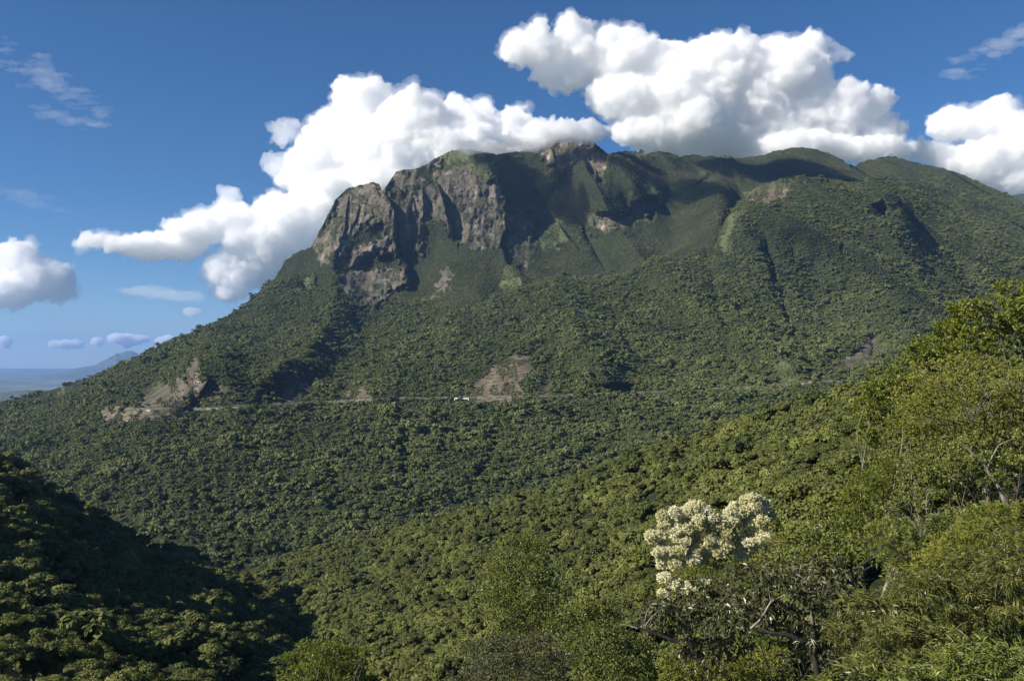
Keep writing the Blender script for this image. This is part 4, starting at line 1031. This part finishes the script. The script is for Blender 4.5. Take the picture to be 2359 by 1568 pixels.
hero('olive_tree', 'fine leaved yellow olive tree with pale bare twigs under the umbrella tree', 37,
     [(2150, 860, 70, 34), (2240, 850, 70, 36), (2330, 870, 60, 40), (2170, 920, 70, 44), (2270, 930, 80, 50), (2350, 950, 60, 50), (2110, 940, 50, 40), (2130, 1000, 60, 40), (2210, 1000, 60, 40)],
     (2260, 1200), OLIVE, 0.10, 0.045, 0.6, 9, M_BARK, 0.9, 63, r_trunk=0.12, extra=tw1)
def tw2(e, base, r, balls, S):
    P = [(np.array([world(a, b, 33) - base for a, b in ((2316, 1160), (2300, 1120), (2275, 1085), (2262, 1060), (2235, 1040), (2210, 1015))]), [0.085, 0.075, 0.06, 0.045, 0.03, 0.015]),
         (np.array([world(a, b, 33) - base for a, b in ((2272, 1083), (2285, 1050), (2300, 1025), (2330, 1010))]), [0.035, 0.03, 0.02, 0.008])]
    link('dead_branch', tubes('dead_branch', P, M_PALE, 7), e)
hero('leaning_tree', 'green tree with a leaning whitish trunk near the right edge', 35.5,
     [(2200, 1040, 60, 40), (2290, 1010, 60, 34), (2350, 1040, 50, 40), (2150, 1070, 60, 40), (2230, 1120, 60, 40), (2350, 1130, 40, 30), (2120, 1120, 50, 40), (2300, 1100, 26, 14, -3.2), (2262, 1050, 22, 12, -3.0), (2325, 1060, 26, 16, -3.0)],
     (2330, 1230), GREEN, 0.12, 0.05, 0.8, 8, M_BARK, 0.9, 64, r_trunk=0.12, extra=tw2)
def tw3(e, base, r, balls, S):
    bare_twigs((2120, 1235), 30, [(2085, 1150), (2110, 1130), (2150, 1125), (2180, 1160), (2040, 1150), (2190, 1200)], e, base, r, M_PALE, 0.016, fork=6)
hero('bright_shrub_tree', 'bright fine leaved tree right of the cream blossom', 42,
     [(2020, 1090, 46, 36), (1985, 1130, 44, 40), (2050, 1140, 56, 44), (1990, 1190, 56, 40), (2080, 1190, 60, 44), (2050, 1070, 40, 30)],
     (2040, 1330), BRIGHT, 0.13, 0.05, 0.9, 8, M_BARK, 0.9, 65, r_trunk=0.10)
hero('grey_twig_tree', 'thin tree with bare grey twigs spread over green fronds', 30.5,
     [(2100, 1230, 70, 40), (2180, 1220, 60, 40), (2040, 1240, 50, 36), (2250, 1200, 60, 40), (2130, 1290, 70, 40)],
     (2130, 1400), GREEN, 0.16, 0.035, 0.8, 9, M_BARK, 0.9, 66, r_trunk=0.09, extra=tw3)
def bloom(e, base, r, balls, S):
    bl_uv = []
    outline = [(1502, 1232), (1510, 1196), (1545, 1172), (1572, 1158), (1610, 1162), (1650, 1176), (1682, 1168), (1700, 1150), (1728, 1140), (1752, 1150), (1772, 1180), (1776, 1225), (1752, 1262), (1720, 1284), (1660, 1272), (1610, 1290), (1560, 1302), (1520, 1312), (1504, 1280)]
    for gu in range(1505, 1785, 21):
        for gv in range(1142, 1318, 17):
            q = (gu + r.uniform(-9, 9), gv + r.uniform(-8, 8))
            if inpoly(np.array(q[0]), np.array(q[1]), outline): bl_uv.append((q[0], q[1], r.uniform(11, 22), r.uniform(8, 15)))
    bl_uv += [(1530, 1330, 18, 12), (1560, 1345, 26, 12), (1590, 1356, 22, 9), (1620, 1340, 16, 9), (1775, 1262, 16, 10), (1525, 1365, 12, 8)]
    bl = [(b[0] - base, b[1]) for b in [(world(u_, v_, 43.1 + 0.02 * (v_ < 1200) + r.uniform(-0.5, 0.5)), np.array([a * 44 / F, a * 44 / F * 0.8, b_ * 44 / F])) for u_, v_, a, b_ in
          bl_uv]]
    me = leaves('blossom', FLOWER, bl, 21000, 7, 0.10, 0.055, r, 0.0, fold=0.4, shell=0.25, up=0.8, spreadang=0.9, gaps=(-0.6, 0.05))
    link('blossom', me, e)
    yl = [(world(u_, v_, 42) - base, np.array([a * 42 / F, a * 42 / F, b_ * 42 / F])) for u_, v_, a, b_ in [(1780, 1290, 40, 24), (1790, 1250, 26, 18), (1570, 1490, 20, 30), (1700, 1500, 40, 20)]]
    link('yellow_leaf', leaves('yellow_leaf', YFLOW, yl, 700, 6, 0.10, 0.04, r, 0.1), e)
hero('flowering_tree', 'tree covered in cream white blossom standing out below the middle', 45,
     [(1560, 1215, 56, 40), (1640, 1225, 70, 46), (1720, 1205, 60, 46), (1600, 1290, 70, 46), (1700, 1290, 70, 46), (1560, 1360, 60, 40)],
     (1640, 1560), OLIVE, 0.12, 0.045, 0.45, 8, M_BARK, 0.8, 67, r_trunk=0.14, extra=bloom, shell=0.4)
def tw4(e, base, r, balls, S):
    Yb = 25
    P = [(np.array([world(a, b, Yb) - base for a, b in ((1885, 1568), (1878, 1520), (1855, 1478), (1815, 1462), (1770, 1456), (1728, 1448))]), [0.09, 0.085, 0.075, 0.065, 0.05, 0.035]),
         (np.array([world(a, b, Yb) - base for a, b in ((1560, 1478), (1520, 1462), (1480, 1448), (1455, 1438))]), [0.05, 0.045, 0.035, 0.02])]
    link('bough', tubes('bough', P, M_DARKBARK, 8), e)
    P = [(np.array([world(a, b, Yb) - base for a, b in ((1728, 1448), (1752, 1425), (1775, 1385), (1800, 1372), (1830, 1362))]), [0.035, 0.03, 0.022, 0.014, 0.006]),
         (np.array([world(a, b, Yb) - base for a, b in ((1775, 1385), (1768, 1350), (1775, 1330))]), [0.014, 0.008, 0.004])]
    link('dead_branch', tubes('dead_branch', P, M_PALE, 6), e)
    bare_twigs((1480, 1450), 25, [(1430, 1400), (1440, 1370), (1500, 1390), (1530, 1400), (1420, 1440)], e, base, r, M_PALE, 0.014, 'twig')
hero('large_leaved_tree', 'dark brownish tree with large drooping leaves in front of the blossom', 25.5,
     [(1620, 1370, 90, 40), (1730, 1340, 90, 44), (1830, 1310, 80, 46), (1920, 1330, 80, 50), (1560, 1410, 70, 36), (1680, 1420, 90, 36), (1860, 1390, 90, 50), (1960, 1400, 80, 50), (1640, 1500, 90, 40), (1900, 1480, 90, 50), (1760, 1400, 60, 40), (1520, 1400, 40, 30)],
     (1885, 1700), BROWN, 0.19, 0.07, 0.75, 6, M_DARKBARK, 0.9, 68, droop=0.7, r_trunk=0.09, extra=tw4, shell=0.35)
hero('bamboo_thicket', 'thicket of long narrow green and yellow leaves in the lower right', 19,
     [(2020, 1420, 90, 60), (2130, 1370, 100, 60), (2250, 1330, 100, 70), (2350, 1290, 80, 70), (2100, 1480, 100, 60), (2230, 1450, 110, 70), (2340, 1430, 90, 80)],
     (2200, 1800), BAMBOO, 0.20, 0.026, 0.95, 9, M_BARK, 0.9, 69, droop=0.6, r_trunk=0.04, cat='bamboo')
hero('corner_shrub', 'dark glossy long leaved shrub in the bottom right corner', 16,
     [(2120, 1560, 120, 60), (2260, 1540, 110, 60), (2370, 1560, 90, 80), (1990, 1560, 90, 46), (2200, 1640, 150, 70)],
     (2240, 1900), GREEN, 0.20, 0.034, 0.9, 8, M_BARK, 0.9, 70, droop=0.5, r_trunk=0.05, cat='shrub')
hero('yellow_tinged_shrub', 'yellow tinged shrub between the thicket and the leaning trunk', 26,
     [(2280, 1210, 80, 50), (2350, 1200, 60, 50), (2200, 1270, 80, 46), (2330, 1270, 70, 46)], (2300, 1450), OLIVE, 0.17, 0.028, 0.85, 9, M_BARK, 0.9, 71, r_trunk=0.05, cat='shrub')
hero('sparse_tree', 'upright green tree with a dark hollow left of the blossom', 72,
     [(1185, 1260, 46, 30), (1230, 1250, 40, 24), (1150, 1300, 50, 34), (1220, 1310, 50, 34), (1140, 1360, 50, 40), (1200, 1390, 60, 40), (1270, 1370, 56, 34), (1330, 1400, 50, 30), (1180, 1440, 60, 36), (1290, 1430, 70, 30), (1390, 1410, 50, 26)],
     (1220, 1640), GREEN, 0.17, 0.09, 0.9, 6, M_DARKBARK, 0.9, 72, r_trunk=0.2, shell=0.4)
hero('bottom_bright_tree', 'bright green tree rising at the bottom edge left of centre', 66,
     [(745, 1490, 50, 26), (700, 1515, 50, 28), (790, 1510, 46, 28), (740, 1550, 70, 34), (680, 1560, 46, 26), (820, 1560, 40, 26), (840, 1500, 14, 12)],
     (740, 1760), BRIGHT, 0.18, 0.09, 1.0, 7, M_PALE, 0.9, 73, r_trunk=0.2)
hero('brown_shrub', 'brownish fine leaved shrub at the bottom centre', 55,
     [(1140, 1500, 70, 34), (1230, 1490, 70, 34), (1180, 1550, 90, 40), (1290, 1540, 70, 40), (1090, 1560, 50, 30)], (1190, 1700), BROWN, 0.13, 0.06, 0.85, 7, M_BARK, 0.9, 74, r_trunk=0.1, cat='shrub')
hero('centre_shrub', 'green shrub below the dark bough at bottom centre', 42,
     [(1380, 1470, 70, 34), (1450, 1500, 70, 36), (1390, 1550, 80, 40), (1480, 1560, 60, 34)], (1420, 1720), GREEN, 0.13, 0.06, 0.9, 7, M_BARK, 0.9, 75, r_trunk=0.1, cat='shrub')
hero('yellow_bloom_shrub', 'yellow green shrub under the dark bough', 36,
     [(1580, 1520, 60, 34), (1660, 1530, 70, 36), (1740, 1520, 70, 40), (1600, 1570, 90, 40), (1760, 1580, 90, 40)], (1660, 1760), YFLOW if False else OLIVE, 0.13, 0.05, 0.9, 7, M_BARK, 0.9, 76, r_trunk=0.08, cat='shrub')
hero('slope_tree', 'darker green tree behind the brownish large leaves', 34,
     [(1850, 1240, 60, 40), (1900, 1200, 50, 36), (1930, 1260, 60, 40), (1830, 1300, 60, 40)], (1880, 1440), GREEN, 0.13, 0.055, 0.8, 7, M_BARK, 0.9, 77, r_trunk=0.09)
